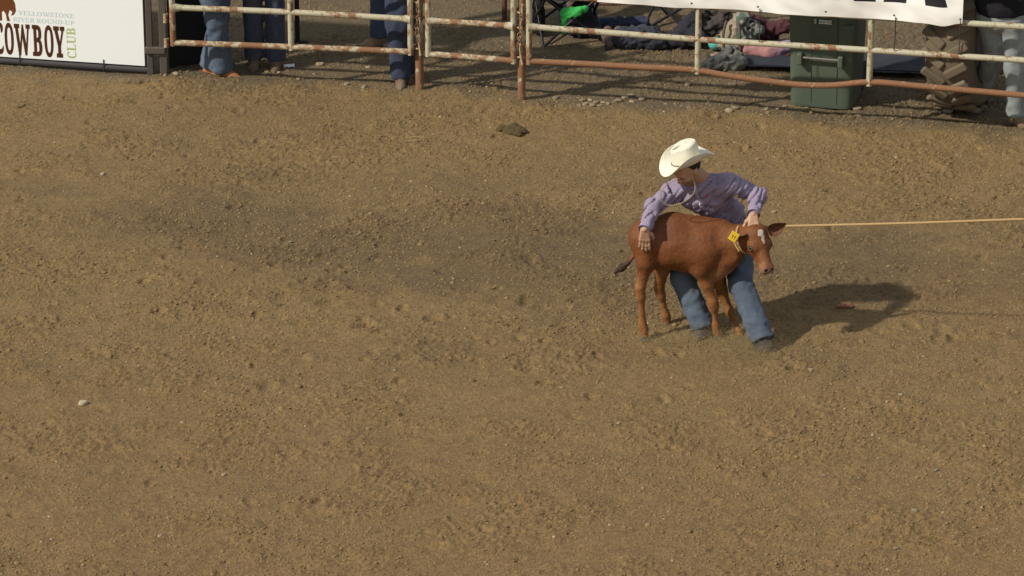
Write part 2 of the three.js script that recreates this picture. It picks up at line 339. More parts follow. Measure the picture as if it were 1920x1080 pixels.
// ---------------------------------------------------------------- sponsor board at the left
function canvasTex(w, h, draw) { const c = document.createElement('canvas'); c.width = w; c.height = h; draw(c.getContext('2d'), w, h); const t = new THREE.CanvasTexture(c); t.colorSpace = THREE.SRGBColorSpace; return t; }
const between = (A, B) => { const a = V(A), b = V(B), d = b.clone().sub(a); return { mid: a.clone().add(b).multiplyScalar(0.5), len: d.length(), turn: Math.atan2(-d.z, d.x), a, b }; };
{
  const A = [-4.369, 0.000, -4.904], B = [-3.103, 0.000, -4.665], s = between(A, B);
  const W = 2.75, H = 2.0;
  const t = thing('sponsor_board', 'white sponsor board with brown COWBOY lettering on a dark steel frame', 'sign', B, s.turn);
  // local: x from -W (left) to 0 (right end), y up, z towards the arena
  const ppm = 560, cw = Math.round(W * ppm), ch = Math.round(H * ppm);
  const print = canvasTex(cw, ch, (g) => {
    g.fillStyle = '#f4f8f8'; g.fillRect(0, 0, cw, ch);
    const X = (px) => cw + (px - 268) / 214 * ppm, Yb = (m) => ch - m * ppm;         // metres above the lower edge
    const word = (str, x0, x1, y0, y1, font, fill) => { g.save(); g.font = font; g.fillStyle = fill; g.textBaseline = 'alphabetic'; const m = g.measureText(str), fs = 100; g.translate(X(x0), Yb(y0)); g.scale((X(x1) - X(x0)) / m.width, ((y1 - y0) * ppm) / (0.72 * fs)); g.fillText(str, 0, 0); if (str.length === 1) { g.strokeStyle = fill; g.lineWidth = 5; g.strokeText(str, 0, 0); } g.restore(); };
    word('C', -14, 4, 0.035, 0.30, 'bold 100px serif', '#4a2a18');
    const xs = [[5, 24], [25, 54], [58, 77], [80, 99], [99, 119]];
    'OWBOY'.split('').forEach((l, i) => { word(l, xs[i][0], xs[i][1], 0.035, 0.30, 'bold 100px serif', '#4a2a18'); });
    word('YELLOWSTONE', 34, 139, 0.385, 0.425, 'bold 100px serif', '#bcd3d8');
    word('RIVER ROUND-UP', 23, 139, 0.325, 0.365, 'bold 100px serif', '#bcd3d8');
    g.save(); g.translate(X(140), Yb(0.02)); g.rotate(-Math.PI / 2); g.fillStyle = '#aebc84'; g.font = 'bold 100px serif';
    const m = g.measureText('CLUB'); g.scale(0.28 * ppm / m.width, (17 / 214 * ppm) / 72); g.fillText('CLUB', 0, 0); g.restore();
    // rider on a bucking horse, only its rump, tail and hind legs come into the picture
    g.fillStyle = '#6a3d1f'; g.beginPath();
    const pt = [[-60, .62], [-30, .66], [0, .60], [14, .585], [24, .54], [29, .485], [30, .42], [26, .385], [20, .375], [23, .41], [18, .425], [15, .38], [18, .325], [12, .325], [10, .39], [6, .415], [3, .40], [3, .325], [-2, .325], [-4, .42], [-30, .44], [-60, .42]];
    pt.forEach(([a, b], i) => (i ? g.lineTo(X(a), Yb(b)) : g.moveTo(X(a), Yb(b)))); g.closePath(); g.fill();
  });
  const face = new THREE.PlaneGeometry(W, H); face.translate(-W / 2, H / 2 + 0.075, 0.032);
  part('board', box(W, H, 0.05, -W / 2, H / 2 + 0.075, 0.005, 0.004), std([0.8, 0.8, 0.78], 0.5), t);
  part('printed_face', face, new THREE.MeshStandardMaterial({ map: print, roughness: 0.45 }), t, 'white printed sheet with COWBOY CLUB lettering and brown horse');
  part('bottom_rail', rodCapped([-W - 0.1, 0.032, 0.0], [0.02, 0.032, 0.0], 0.034), darkSteel, t);
  part('end_post', box(0.05, 2.2, 0.06, 0.032, 1.05, -0.01), darkSteel, t);
  for (const x of [-0.36, -1.1, -1.9]) part('tie', rodCapped([x, 0.0, 0.03], [x, 0.11, 0.038], 0.004, 6), std([0.03, 0.03, 0.03]), t);
}
{
  const P = [-3.058, 0.000, -4.612], Q = [-2.945, 0.000, -4.612], s = between(P, Q);
  const t = thing('steel_gate_post', 'dark brown steel double post between the sponsor board and the pipe panel', 'post', P, s.turn);
  part('post', box(0.05, 2.3, 0.05, 0.0, 1.1, 0), std([0.085, 0.07, 0.058], 0.75), t);
  part('post', box(0.062, 2.3, 0.055, s.len, 1.1, 0), std([0.10, 0.085, 0.07], 0.75), t);
  part('crossbar', box(0.17, 0.055, 0.04, 0.045, 0.235, 0.03), std([0.11, 0.09, 0.075], 0.7), t);
  for (const h of [0.52, 0.30]) part('hinge', rodCapped([s.len + 0.03, h - 0.04, 0.02], [s.len + 0.03, h + 0.04, 0.02], 0.022), pipeMixed, t);
}
{
  // dark plywood side of the holding chute, behind the panel
  const A = [-2.913, 0.000, -4.784], B = [-2.588, 0.000, -4.944], s = between(A, B);
  const t = thing('chute_wall', 'black chute wall behind the left end of the pipe panel', 'wall', A, s.turn);
  part('panel', box(s.len, 2.4, 0.05, s.len / 2, 1.2, 0), std([0.012, 0.012, 0.014], 0.9), t);
  part('post', box(0.08, 2.5, 0.08, s.len + 0.043, 1.22, 0), std([0.02, 0.018, 0.018], 0.9), t);
}
{
  const P = [-1.852, 0.000, -5.377];
  const t = thing('black_pole', 'thin black pole standing behind the pale upright of the left panel', 'pole', P);
  part('pole', rodCapped([0, -0.1, 0], [0, 2.1, 0], 0.022), std([0.012, 0.012, 0.014], 0.7), t);
  part('foot', rodCapped([-0.09, 0.02, 0], [0.09, 0.02, 0], 0.022), std([0.012, 0.012, 0.014], 0.7), t);
}

// ---------------------------------------------------------------- white banner on the right-hand panel
{
  const L = [[0.700, 0.941, -3.843], [1.049, 0.942, -3.789], [1.332, 0.920, -3.744], [1.613, 0.928, -3.694], [2.001, 0.941, -3.605], [2.344, 0.936, -3.526], [2.813, 0.941, -3.419], [3.109, 0.956, -3.350], [3.342, 0.952, -3.296], [3.481, 0.941, -3.263], [3.573, 0.962, -3.242], [3.628, 0.967, -3.229]];
  const cv = new THREE.CatmullRomCurve3(L.map((p) => new THREE.Vector3(...p)), false, 'centripetal');
  const nu = 170, nv = 44, H = 0.95, len = cv.getLength();
  const pts = cv.getSpacedPoints(nu);
  const t = thing('banner', 'white vinyl banner with black block letters tied to the right pipe panel', 'banner');
  const mk = (off) => {
    const pos = [], uv = [], idx = [];
    for (let j = 0; j <= nv; j++) for (let i = 0; i <= nu; i++) {
      const p = pts[i], v = j / nv, s = i / nu * len;
      const sag = 0.022 * noise(s * 2.2, 3, v * 2.5) + 0.020 * Math.sin(s * 5.2 + v * 3.1) * Math.exp(-v * 5) + 0.011 * noise(s * 6, 9, v * 9 + s * 3);
      pos.push(p.x - 0.1 * sag, p.y + v * (1.82 - p.y), p.z + 0.055 + sag + off);
      uv.push(i / nu, v);
    }
    for (let j = 0; j < nv; j++) for (let i = 0; i < nu; i++) { const a = j * (nu + 1) + i; idx.push(a, a + 1, a + nu + 1, a + 1, a + nu + 2, a + nu + 1); }
    const g = new THREE.BufferGeometry();
    g.setAttribute('position', new THREE.Float32BufferAttribute(pos, 3)); g.setAttribute('uv', new THREE.Float32BufferAttribute(uv, 2)); g.setIndex(idx); g.computeVertexNormals();
    return g;
  };
  const x0 = L[0][0], x1 = L[L.length - 1][0], cw = 2048, ch = 640;
  const print = canvasTex(cw, ch, (g) => {
    g.fillStyle = '#f4f2ec'; g.fillRect(0, 0, cw, ch);
    g.fillStyle = '#1b1a1e';
    const X = (px) => (px - 1120) / (1803 - 1120) * cw;
    const y0 = ch * (1 - 0.172), y1 = ch * 0.25;
    const poly = (q) => { g.beginPath(); q.forEach(([a, b], i) => (i ? g.lineTo(X(a), b) : g.moveTo(X(a), b))); g.closePath(); g.fill(); };
    poly([[1532, y0], [1573, y0], [1573, y1 + 150], [1587, y1 + 260], [1600, y1 + 150], [1600, y0], [1641, y0], [1641, y1], [1606, y1], [1587, y1 + 110], [1567, y1], [1532, y1]]);
    poly([[1655, y0], [1697, y0], [1702, y0 - 90], [1728, y0 - 90], [1733, y0], [1774, y0], [1738, y1], [1692, y1]]);
    g.fillStyle = '#f1eee4'; poly([[1706, y0 - 165], [1724, y0 - 165], [1715, y0 - 290]]);
    g.fillStyle = '#1b1a1e';
    poly([[1430, y0], [1471, y0], [1471, y1], [1430, y1]]); poly([[1471, y0 - 130], [1510, y0 - 130], [1510, y0 - 215], [1471, y0 - 215]]);
    g.fillStyle = '#2a2a2a'; for (const px of [1297, 1422, 1549, 1676, 1799]) { g.beginPath(); g.arc(X(px), ch * 0.955, 6, 0, 7); g.fill(); }
  });
  part('sheet', mk(0), new THREE.MeshPhysicalMaterial({ map: print, roughness: 0.5, side: THREE.DoubleSide }), t);
  for (const px of [1424, 1677, 1800]) {
    const i = Math.round((px - 1120) / (1803 - 1120) * nu), p = pts[i];
    part('tie_string', tube([[p.x, p.y + 0.03, p.z + 0.075], [p.x + 0.004, p.y - 0.12, p.z + 0.04], [p.x + 0.002, p.y - 0.26, p.z + 0.032], [p.x + 0.001, p.y - 0.29, p.z - 0.02]], 0.0045, 12, false, 5), std([0.05, 0.045, 0.04]), t);
  }
}

// ---------------------------------------------------------------- green wheeled bin
{
  const A = [2.303, 0.000, -3.877], B = [2.813, -0.000, -3.763], s = between(A, B), W = 0.52;
  const t = thing('wheeled_bin', 'dark green wheeled rubbish bin standing behind the right pipe panel', 'bin', [(A[0] + B[0]) / 2, 0, (A[2] + B[2]) / 2], s.turn - 0.03);
  const green = std([0.085, 0.113, 0.080], 0.6), greenD = std([0.068, 0.091, 0.066], 0.65);
  // tapered body with rounded corners, ribs and a recessed centre panel
  const body = (() => {
    const rows = [[0, 0.262, 0.25], [0.03, 0.268, 0.256], [0.5, 0.283, 0.285], [0.98, 0.298, 0.315], [1.0, 0.31, 0.328], [1.06, 0.31, 0.328], [1.06, 0.285, 0.3]];
    const N = 56, pos = [], uv = [], idx = [];
    rows.forEach(([y, hx, hz]) => { for (let i = 0; i <= N; i++) { const a = i / N * Math.PI * 2, e = 0.26, cx = Math.sign(Math.cos(a)) * Math.pow(Math.abs(Math.cos(a)), e) * hx, cz = Math.sign(Math.sin(a)) * Math.pow(Math.abs(Math.sin(a)), e) * hz; pos.push(cx, y, cz); uv.push(i / N * 2, y); } });
    for (let j = 0; j < rows.length - 1; j++) for (let i = 0; i < N; i++) { const a = j * (N + 1) + i; idx.push(a, a + N + 1, a + 1, a + 1, a + N + 1, a + N + 2); }
    const g = new THREE.BufferGeometry(); g.setAttribute('position', new THREE.Float32BufferAttribute(pos, 3)); g.setAttribute('uv', new THREE.Float32BufferAttribute(uv, 2)); g.setIndex(idx); g.computeVertexNormals(); g.translate(0, 0, -0.26); return g;
  })();
  part('body', body, green, t);
  const fz = (y) => -0.26 + 0.252 + (y / 1.0) * 0.064;
  for (const x of [-0.085, 0.13]) { const r = box(0.008, 0.92, 0.012, 0, 0, 0, 0.003); r.rotateX(0.064); r.translate(x, 0.5, fz(0.5)); part('rib', r, greenD, t); }
  part('centre_panel', (() => { const r = box(0.225, 0.36, 0.02, 0, 0, 0, 0.008); r.rotateX(0.064); r.translate(0.02, 0.76, fz(0.76) + 0.006); return r; })(), greenD, t);
  part('lid', (() => { const g = box(0.66, 0.05, 0.72, 0, 1.09, -0.26, 0.024); return g; })(), greenD, t);
  part('lift_bar', rodCapped([-0.145, 0.455, fz(0.455) + 0.045], [0.145, 0.455, fz(0.455) + 0.045], 0.0125), std([0.55, 0.54, 0.5], 0.22, { metalness: 0.9 }), t, 'shiny metal lift bar');
  for (const x of [-0.175, 0.165]) part('bar_bracket', box(0.045, 0.10, 0.07, x, 0.44, fz(0.44) + 0.03, 0.012), green, t);
  part('side_catch', box(0.09, 0.035, 0.05, 0.225, 0.745, fz(0.745) + 0.02, 0.01), green, t);
  const num = canvasTex(256, 64, (g) => { g.fillStyle = '#20302a'; g.fillRect(0, 0, 256, 64); g.fillStyle = '#f0efe8'; for (let i = 0; i < 8; i++) if (i !== 1) g.fillRect(6 + i * 31, 6, 25, 52); g.fillStyle = '#2a3a30'; g.font = 'bold 44px sans-serif'; '8 005 1008'.split(' ').join('').split('').slice(0, 7).forEach((c, i) => g.fillText(c, 7 + (i === 0 ? 0 : i + 1) * 31, 48)); });
  const lab = new THREE.PlaneGeometry(0.15, 0.04); lab.rotateX(-0.064); lab.translate(0.01, 0.775, fz(0.775) + 0.0195);
  part('number_label', lab, new THREE.MeshStandardMaterial({ map: num, roughness: 0.5 }), t, 'white serial number strip');
  for (const x of [-0.24, 0.24]) { const w = new THREE.CylinderGeometry(0.12, 0.12, 0.05, 24); w.rotateZ(Math.PI / 2); w.translate(x, 0.12, -0.56); part('wheel', w, std([0.02, 0.02, 0.02], 0.8), t); }
}

// ---------------------------------------------------------------- muddy tractor tyre
{
  const P = [3.714, 0.000, -3.813], R = 0.66, W = 0.44;
  const t = thing('tractor_tyre', 'muddy brown tractor tyre with deep lugs standing behind the pipe panel', 'tyre', [P[0] + 0.05, 0, P[2] - 0.05], -0.42);
  const mud = std([0.135, 0.105, 0.068], 0.95), mudPale = std([0.175, 0.138, 0.092], 0.95);
  const prof = [];
  for (let i = 0; i <= 20; i++) { const a = -Math.PI / 2 + i / 20 * Math.PI; prof.push(new THREE.Vector2(R - 0.26 + 0.235 * Math.pow(Math.max(0, Math.cos(a)), 0.35), Math.sin(a) * W / 2 * (0.86 + 0.14 * Math.cos(a)))); }
  prof.push(prof[0].clone());
  const c = new THREE.LatheGeometry(prof, 72); c.rotateZ(Math.PI / 2); c.translate(0, R, 0);
  part('carcass', c, mud, t);
  const rim = new THREE.LatheGeometry([[0.03, -0.05], [0.2, -0.05], [0.36, -0.14], [0.41, -0.2], [0.41, 0.2], [0.36, 0.14], [0.2, 0.0], [0.03, 0.0]].map((q) => new THREE.Vector2(...q)), 40); rim.rotateZ(Math.PI / 2); rim.translate(0, R, 0);
  part('rim', rim, std([0.06, 0.045, 0.035], 0.8), t);
  for (let i = 0; i < 46; i++) {
    const a = (i >> 1) / 23 * Math.PI * 2 + (i & 1 ? Math.PI / 23 : 0), side = i & 1 ? 1 : -1;
    const g = new RoundedBoxGeometry(W * 0.5, 0.045, 0.08, 2, 0.02);
    g.rotateY(side * 0.62); g.translate(side * W * 0.222, R - 0.026, 0); g.rotateX(a); g.translate(0, R, 0);
    part('lug', g, i % 3 ? mud : mudPale, t);
  }
}

// ---------------------------------------------------------------- people
const denimBump = dataTex(256, (u, v) => { const s = 0.5 + 0.3 * tileN(u, v, 40, 3) + 0.2 * tileN(u, v, 90, 8); return [s, s, s]; }, false);
denimBump.repeat.set(4, 4);
const cloth = (rough = 0.95) => new THREE.MeshStandardMaterial({ vertexColors: true, roughness: rough, bumpMap: denimBump, bumpScale: 0.003 });
const clothMat = cloth(), skinMat = new THREE.MeshPhysicalMaterial({ vertexColors: true, roughness: 0.6 });
const jeansColour = (rgb, wear = 1, dirt = [0.16, 0.13, 0.09]) => (x, y, z) => {
  const a = fbm(x * 5, y * 3, z * 5, 3), b = noise(x * 60, y * 22, z * 60);
  let c = mix(rgb, rgb.map((v) => v * 1.6 + 0.015), wear * 0.5 * smooth(-0.05, 0.4, a));
  c = c.map((v) => v * (1 + 0.16 * b));
  return mix(c, dirt, 0.35 * smooth(0.1, 0.5, fbm(x * 4 + 9, y * 4, z * 4, 3)));
};
const folds = (amp, fx, fy) => (x, y, z) => amp * (noise(x * fx, y * fy + 1.5 * noise(x * 5, y * 3, z * 5), z * fx) + 0.6 * noise(x * fx * 1.7 + 4, y * fy * 2.1, z * fx * 1.7));

// fingers are chains of their own: frame = wrist, forward, back-of-hand normal, side of the thumb
function handBones(w, fwd, nrm, thumbSide, curl = [0.35, 0.4, 0.45, 0.55], spread = 0.12, scale = 1, thumbCurl = 0.35) {
  const f = V(fwd).normalize(), n = V(nrm).sub(f.clone().multiplyScalar(V(nrm).dot(f))).normalize(), s = new THREE.Vector3().crossVectors(n, f).multiplyScalar(thumbSide), o = V(w), B = [];
  const at = (a, b, c) => o.clone().addScaledVector(f, a * scale).addScaledVector(s, b * scale).addScaledVector(n, c * scale);
  const knuckle = [0.030, 0.010, -0.011, -0.030], len = [[0.043, 0.026, 0.02], [0.047, 0.03, 0.021], [0.043, 0.028, 0.02], [0.034, 0.021, 0.018]];
  for (let i = 0; i < 4; i++) {
    const k = at(0.088 - 0.004 * Math.abs(i - 1), knuckle[i], 0);
    B.push(bone(at(0.005, knuckle[i] * 0.6, 0), k, 0.0145 * scale, 0.0115 * scale));
    let p = k, ang = 0;
    for (let j = 0; j < 3; j++) {
      ang += curl[i] * (j === 0 ? 0.8 : 1.0);
      const d = f.clone().multiplyScalar(Math.cos(ang)).addScaledVector(n, -Math.sin(ang)).addScaledVector(s, spread * (1.5 - i) * 0.66 * Math.cos(ang)).normalize();
      const q = p.clone().addScaledVector(d, len[i][j] * scale);
      B.push(bone(p, q, (0.0098 - j * 0.001) * scale * (i === 3 ? 0.88 : 1), (0.0091 - j * 0.001) * scale * (i === 3 ? 0.88 : 1)));
      p = q;
    }
  }
  const t0 = at(0.022, 0.024, -0.008), t1 = at(0.05, 0.05, -0.018), t2 = at(0.078, 0.062, -0.024 - 0.02 * thumbCurl), t3 = at(0.099, 0.062, -0.03 - 0.04 * thumbCurl);
  B.push(bone(t0, t1, 0.0165 * scale, 0.0125 * scale), bone(t1, t2, 0.0115 * scale, 0.0105 * scale), bone(t2, t3, 0.0102 * scale, 0.0082 * scale));
  return B;
}
const skinTone = (rgb) => (x, y, z) => { const a = fbm(x * 18, y * 18, z * 18, 3); return [rgb[0] * (1 + 0.12 * a), rgb[1] * (1 + 0.18 * a), rgb[2] * (1 + 0.2 * a)]; };

// head in its own frame: +z is where the face looks, origin in the middle of the skull
function headGeometry(skin, stubble) {
  const E = (cx, cy, cz, rx, ry, rz) => (x, y, z) => { const a = (x - cx) / rx, b = (y - cy) / ry, c = (z - cz) / rz, l = Math.hypot(a, b, c); return (l - 1) * Math.min(rx, ry, rz); };
  const parts = [
    [E(0, 0.035, -0.012, 0.076, 0.088, 0.096), 0.02], [E(0, -0.03, 0.03, 0.062, 0.085, 0.066), 0.03], [E(0, -0.088, 0.058, 0.036, 0.026, 0.03), 0.03],
    [E(0, 0.022, 0.076, 0.052, 0.013, 0.018), 0.02], [E(0, -0.012, 0.097, 0.0115, 0.03, 0.016), 0.015], [E(0, -0.032, 0.106, 0.018, 0.012, 0.014), 0.012],
    [E(0, -0.058, 0.09, 0.026, 0.0065, 0.010), 0.006], [E(0, -0.069, 0.088, 0.022, 0.0065, 0.010), 0.006], [E(0.045, -0.02, 0.062, 0.02, 0.016, 0.018), 0.02], [E(-0.045, -0.02, 0.062, 0.02, 0.016, 0.018), 0.02],
    [E(0.078, -0.008, -0.012, 0.010, 0.032, 0.019), 0.008], [E(-0.078, -0.008, -0.012, 0.010, 0.032, 0.019), 0.008],
  ];
  const f = (x, y, z) => {
    let d = parts[0][0](x, y, z);
    for (let i = 1; i < parts.length; i++) d = smin(d, parts[i][0](x, y, z), parts[i][1]);
    d = smin(d, dBone(neckB, x, y, z), 0.03);
    for (const sx of [-1, 1]) d = -smin(-d, Math.hypot((x - sx * 0.031), (y - 0.004) * 1.5, z - 0.092) - 0.014, 0.008);      // eye sockets
    return d;
  };
  const neckB = bone([0, -0.03, -0.02], [0, -0.15, -0.045], 0.055, 0.058);
  const tone = skinTone(skin);
  return netMesh(f, new THREE.Box3(new THREE.Vector3(-0.1, -0.18, -0.13), new THREE.Vector3(0.1, 0.14, 0.14)), 0.0045, (x, y, z) => {
    let c = tone(x, y, z);
    if (y < -0.05 && z > 0.075 && Math.abs(x) < 0.026 && y > -0.076) return mix(c, [0.34, 0.13, 0.10], 0.7);
    if (stubble && y < -0.03 && z > 0.0) c = mix(c, [0.09, 0.06, 0.045], 0.62 * smooth(-0.03, -0.055, y) * smooth(0.0, 0.03, z));
    return c;
  });
}
function addHead(root, body, centre, forward, up, skin, hair, stubble) {
  const z = V(forward).normalize(), x = new THREE.Vector3().crossVectors(V(up), z).normalize(), y = new THREE.Vector3().crossVectors(z, x);
  const M = new THREE.Matrix4().makeBasis(x, y, z).setPosition(V(centre));
  const g = headGeometry(skin, stubble); g.applyMatrix4(M);
  const eyes = [];
  for (const sx of [-1, 1]) { const e = new THREE.SphereGeometry(0.0115, 14, 10); e.translate(sx * 0.031, 0.004, 0.079); e.applyMatrix4(M); part('eye', e, std([0.05, 0.04, 0.035], 0.25), root); const b = new THREE.CapsuleGeometry(0.004, 0.026, 3, 6); b.rotateZ(Math.PI / 2 - sx * 0.15); b.translate(sx * 0.032, 0.024, 0.092); b.applyMatrix4(M); part('eyebrow', b, std(hair, 0.9), root); }
  const hf = (x2, y2, z2) => {
    const a = Math.hypot(x2 / 0.083, (y2 - 0.035) / 0.094, (z2 + 0.014) / 0.103) - 1;
    return Math.max(a * 0.083, -(y2 + 0.012), (z2 - 0.004) - 0.4 * (y2 - 0.06), (Math.abs(z2 + 0.012) < 0.03 && y2 < 0.03) ? 0.01 : -1) + 0.003 * noise(x2 * 90, y2 * 40, z2 * 90);
  };
  const h = netMesh(hf, new THREE.Box3(new THREE.Vector3(-0.1, -0.09, -0.14), new THREE.Vector3(0.1, 0.15, 0.12)), 0.006, (a, b, c) => { const k = 1 + 0.3 * noise(a * 120, b * 40, c * 120); return hair.map((v) => v * k); });
  h.applyMatrix4(M);
  part('hair', h, clothMat, root);
  return { geo: g, M };
}
// cowboy hat in its own frame: +z front, origin where the sweatband sits
function hatParts(parent, M, rgb) {
  const nA = 72, nR = 14, pos = [], uv = [], idx = [];
  const P = (a, t) => {
    const si = Math.sin(a), co = Math.cos(a);
    const rx = 0.096 + t * 0.100, rz = 0.110 + t * 0.098;
    const curl = 0.085 * Math.pow(Math.abs(si), 2.2) * Math.pow(t, 1.5), dip = -0.030 * Math.pow(Math.abs(co), 3) * t * t;
    return [si * (rx - 0.035 * Math.pow(Math.abs(si), 2) * t * t), curl + dip, co * rz];
  };
  for (const off of [0.0025, -0.0025]) for (let r = 0; r <= nR; r++) for (let i = 0; i <= nA; i++) { const p = P(i / nA * Math.PI * 2, r / nR); pos.push(p[0], p[1] + off, p[2]); uv.push(p[0], p[2]); }
  const S = (nA + 1) * (nR + 1);
  for (let r = 0; r < nR; r++) for (let i = 0; i < nA; i++) { const a = r * (nA + 1) + i, b = a + nA + 1; idx.push(a, b, a + 1, a + 1, b, b + 1, S + a, S + a + 1, S + b, S + a + 1, S + b + 1, S + b); }
  for (let i = 0; i < nA; i++) { const a = nR * (nA + 1) + i; idx.push(a, S + a, a + 1, a + 1, S + a, S + a + 1); }
  const brim = new THREE.BufferGeometry(); brim.setAttribute('position', new THREE.Float32BufferAttribute(pos, 3)); brim.setAttribute('uv', new THREE.Float32BufferAttribute(uv, 2)); brim.setIndex(idx); brim.computeVertexNormals(); brim.applyMatrix4(M);
  const cp = [], cu = [], ci = [], nH = 22;
  for (let h = 0; h <= nH; h++) for (let i = 0; i <= nA; i++) {
    const a = i / nA * Math.PI * 2, si = Math.sin(a), co = Math.cos(a), t = h / nH, wall = Math.min(1, t / 0.62), cap = clamp((t - 0.62) / 0.38, 0, 1);
    const e = 1 - 0.13 * Math.pow(wall, 1.4), sh = Math.cos(cap * Math.PI / 2);
    let x = si * 0.096 * e * (cap > 0 ? sh : 1), z = co * 0.112 * (1 - 0.10 * wall) * (cap > 0 ? sh : 1) - 0.004 * wall;
    let y = 0.118 * wall + 0.026 * Math.sin(cap * Math.PI / 2) + 0.008 * wall * co * -1;
    const crease = Math.exp(-Math.pow(x / 0.017, 2)) * smooth(0.2, 1, cap + 0.2) * 0.032; y -= crease * (cap > 0 ? 1 : 0);
    const dent = smooth(0.45, 1, wall) * Math.exp(-Math.pow((z - 0.055) / 0.035, 2)) * 0.014; x -= Math.sign(x) * dent * (Math.abs(x) > 0.02 ? 1 : 0);
    cp.push(x, y, z); cu.push(x, y);
  }
  for (let h = 0; h < nH; h++) for (let i = 0; i < nA; i++) { const a = h * (nA + 1) + i, b = a + nA + 1; ci.push(a, a + 1, b, a + 1, b + 1, b); }
  const crown = new THREE.BufferGeometry(); crown.setAttribute('position', new THREE.Float32BufferAttribute(cp, 3)); crown.setAttribute('uv', new THREE.Float32BufferAttribute(cu, 2)); crown.setIndex(ci); crown.computeVertexNormals(); crown.applyMatrix4(M);
  const straw = dataTex(256, (u, v) => { const w = 0.93 + 0.07 * Math.sin(u * 402) * Math.sin(v * 402) + 0.06 * tileN(u, v, 30, 4); return [w, w, w * 0.98]; }); straw.repeat.set(6, 6);
  const m = new THREE.MeshStandardMaterial({ color: C(rgb), map: straw, roughness: 0.75, side: THREE.DoubleSide });
  const hat = part('hat', crown, m, parent);
  part('brim', brim, m, hat);
  const bandPts = []; for (let i = 0; i < 48; i++) { const a = i / 48 * Math.PI * 2; bandPts.push(new THREE.Vector3(Math.sin(a) * 0.0965, 0.014, Math.cos(a) * 0.1125).applyMatrix4(M)); }
  part('hat_band', tube(bandPts, 0.0035, 90, true, 6), std([0.10, 0.07, 0.05], 0.7), hat);
  return hat;
}
function bootGeometry(knee, ankle, toe, colour) {
  const shin = V(knee).sub(V(ankle)).normalize(), a = V(ankle), t = V(toe), d = t.clone().sub(a).setY(0).normalize(), y0 = Math.min(t.y, a.y);
  const heel = a.clone().addScaledVector(d, -0.045).setY(a.y - 0.062), ball = t.clone().addScaledVector(d, -0.075), tip = t.clone().addScaledVector(d, -0.02);
  const B = [bone(a.clone().addScaledVector(shin, 0.10), a, 0.056, 0.05), bone(a, heel, 0.05, 0.04), bone(a.clone().addScaledVector(d, 0.03).setY(a.y - 0.02), ball, 0.046, 0.037), bone(ball, tip, 0.036, 0.021), bone(heel, ball, 0.03, 0.034)];
  return solid(B, 0.03, 0.007, colour);
}
const leather = (rgb) => (x, y, z) => { const k = 1 + 0.5 * fbm(x * 14, y * 14, z * 14, 3); return mix(rgb.map((v) => v * k), [0.24, 0.19, 0.12], 0.4 * smooth(0.0, 0.4, noise(x * 8, y * 8, z * 8))); };

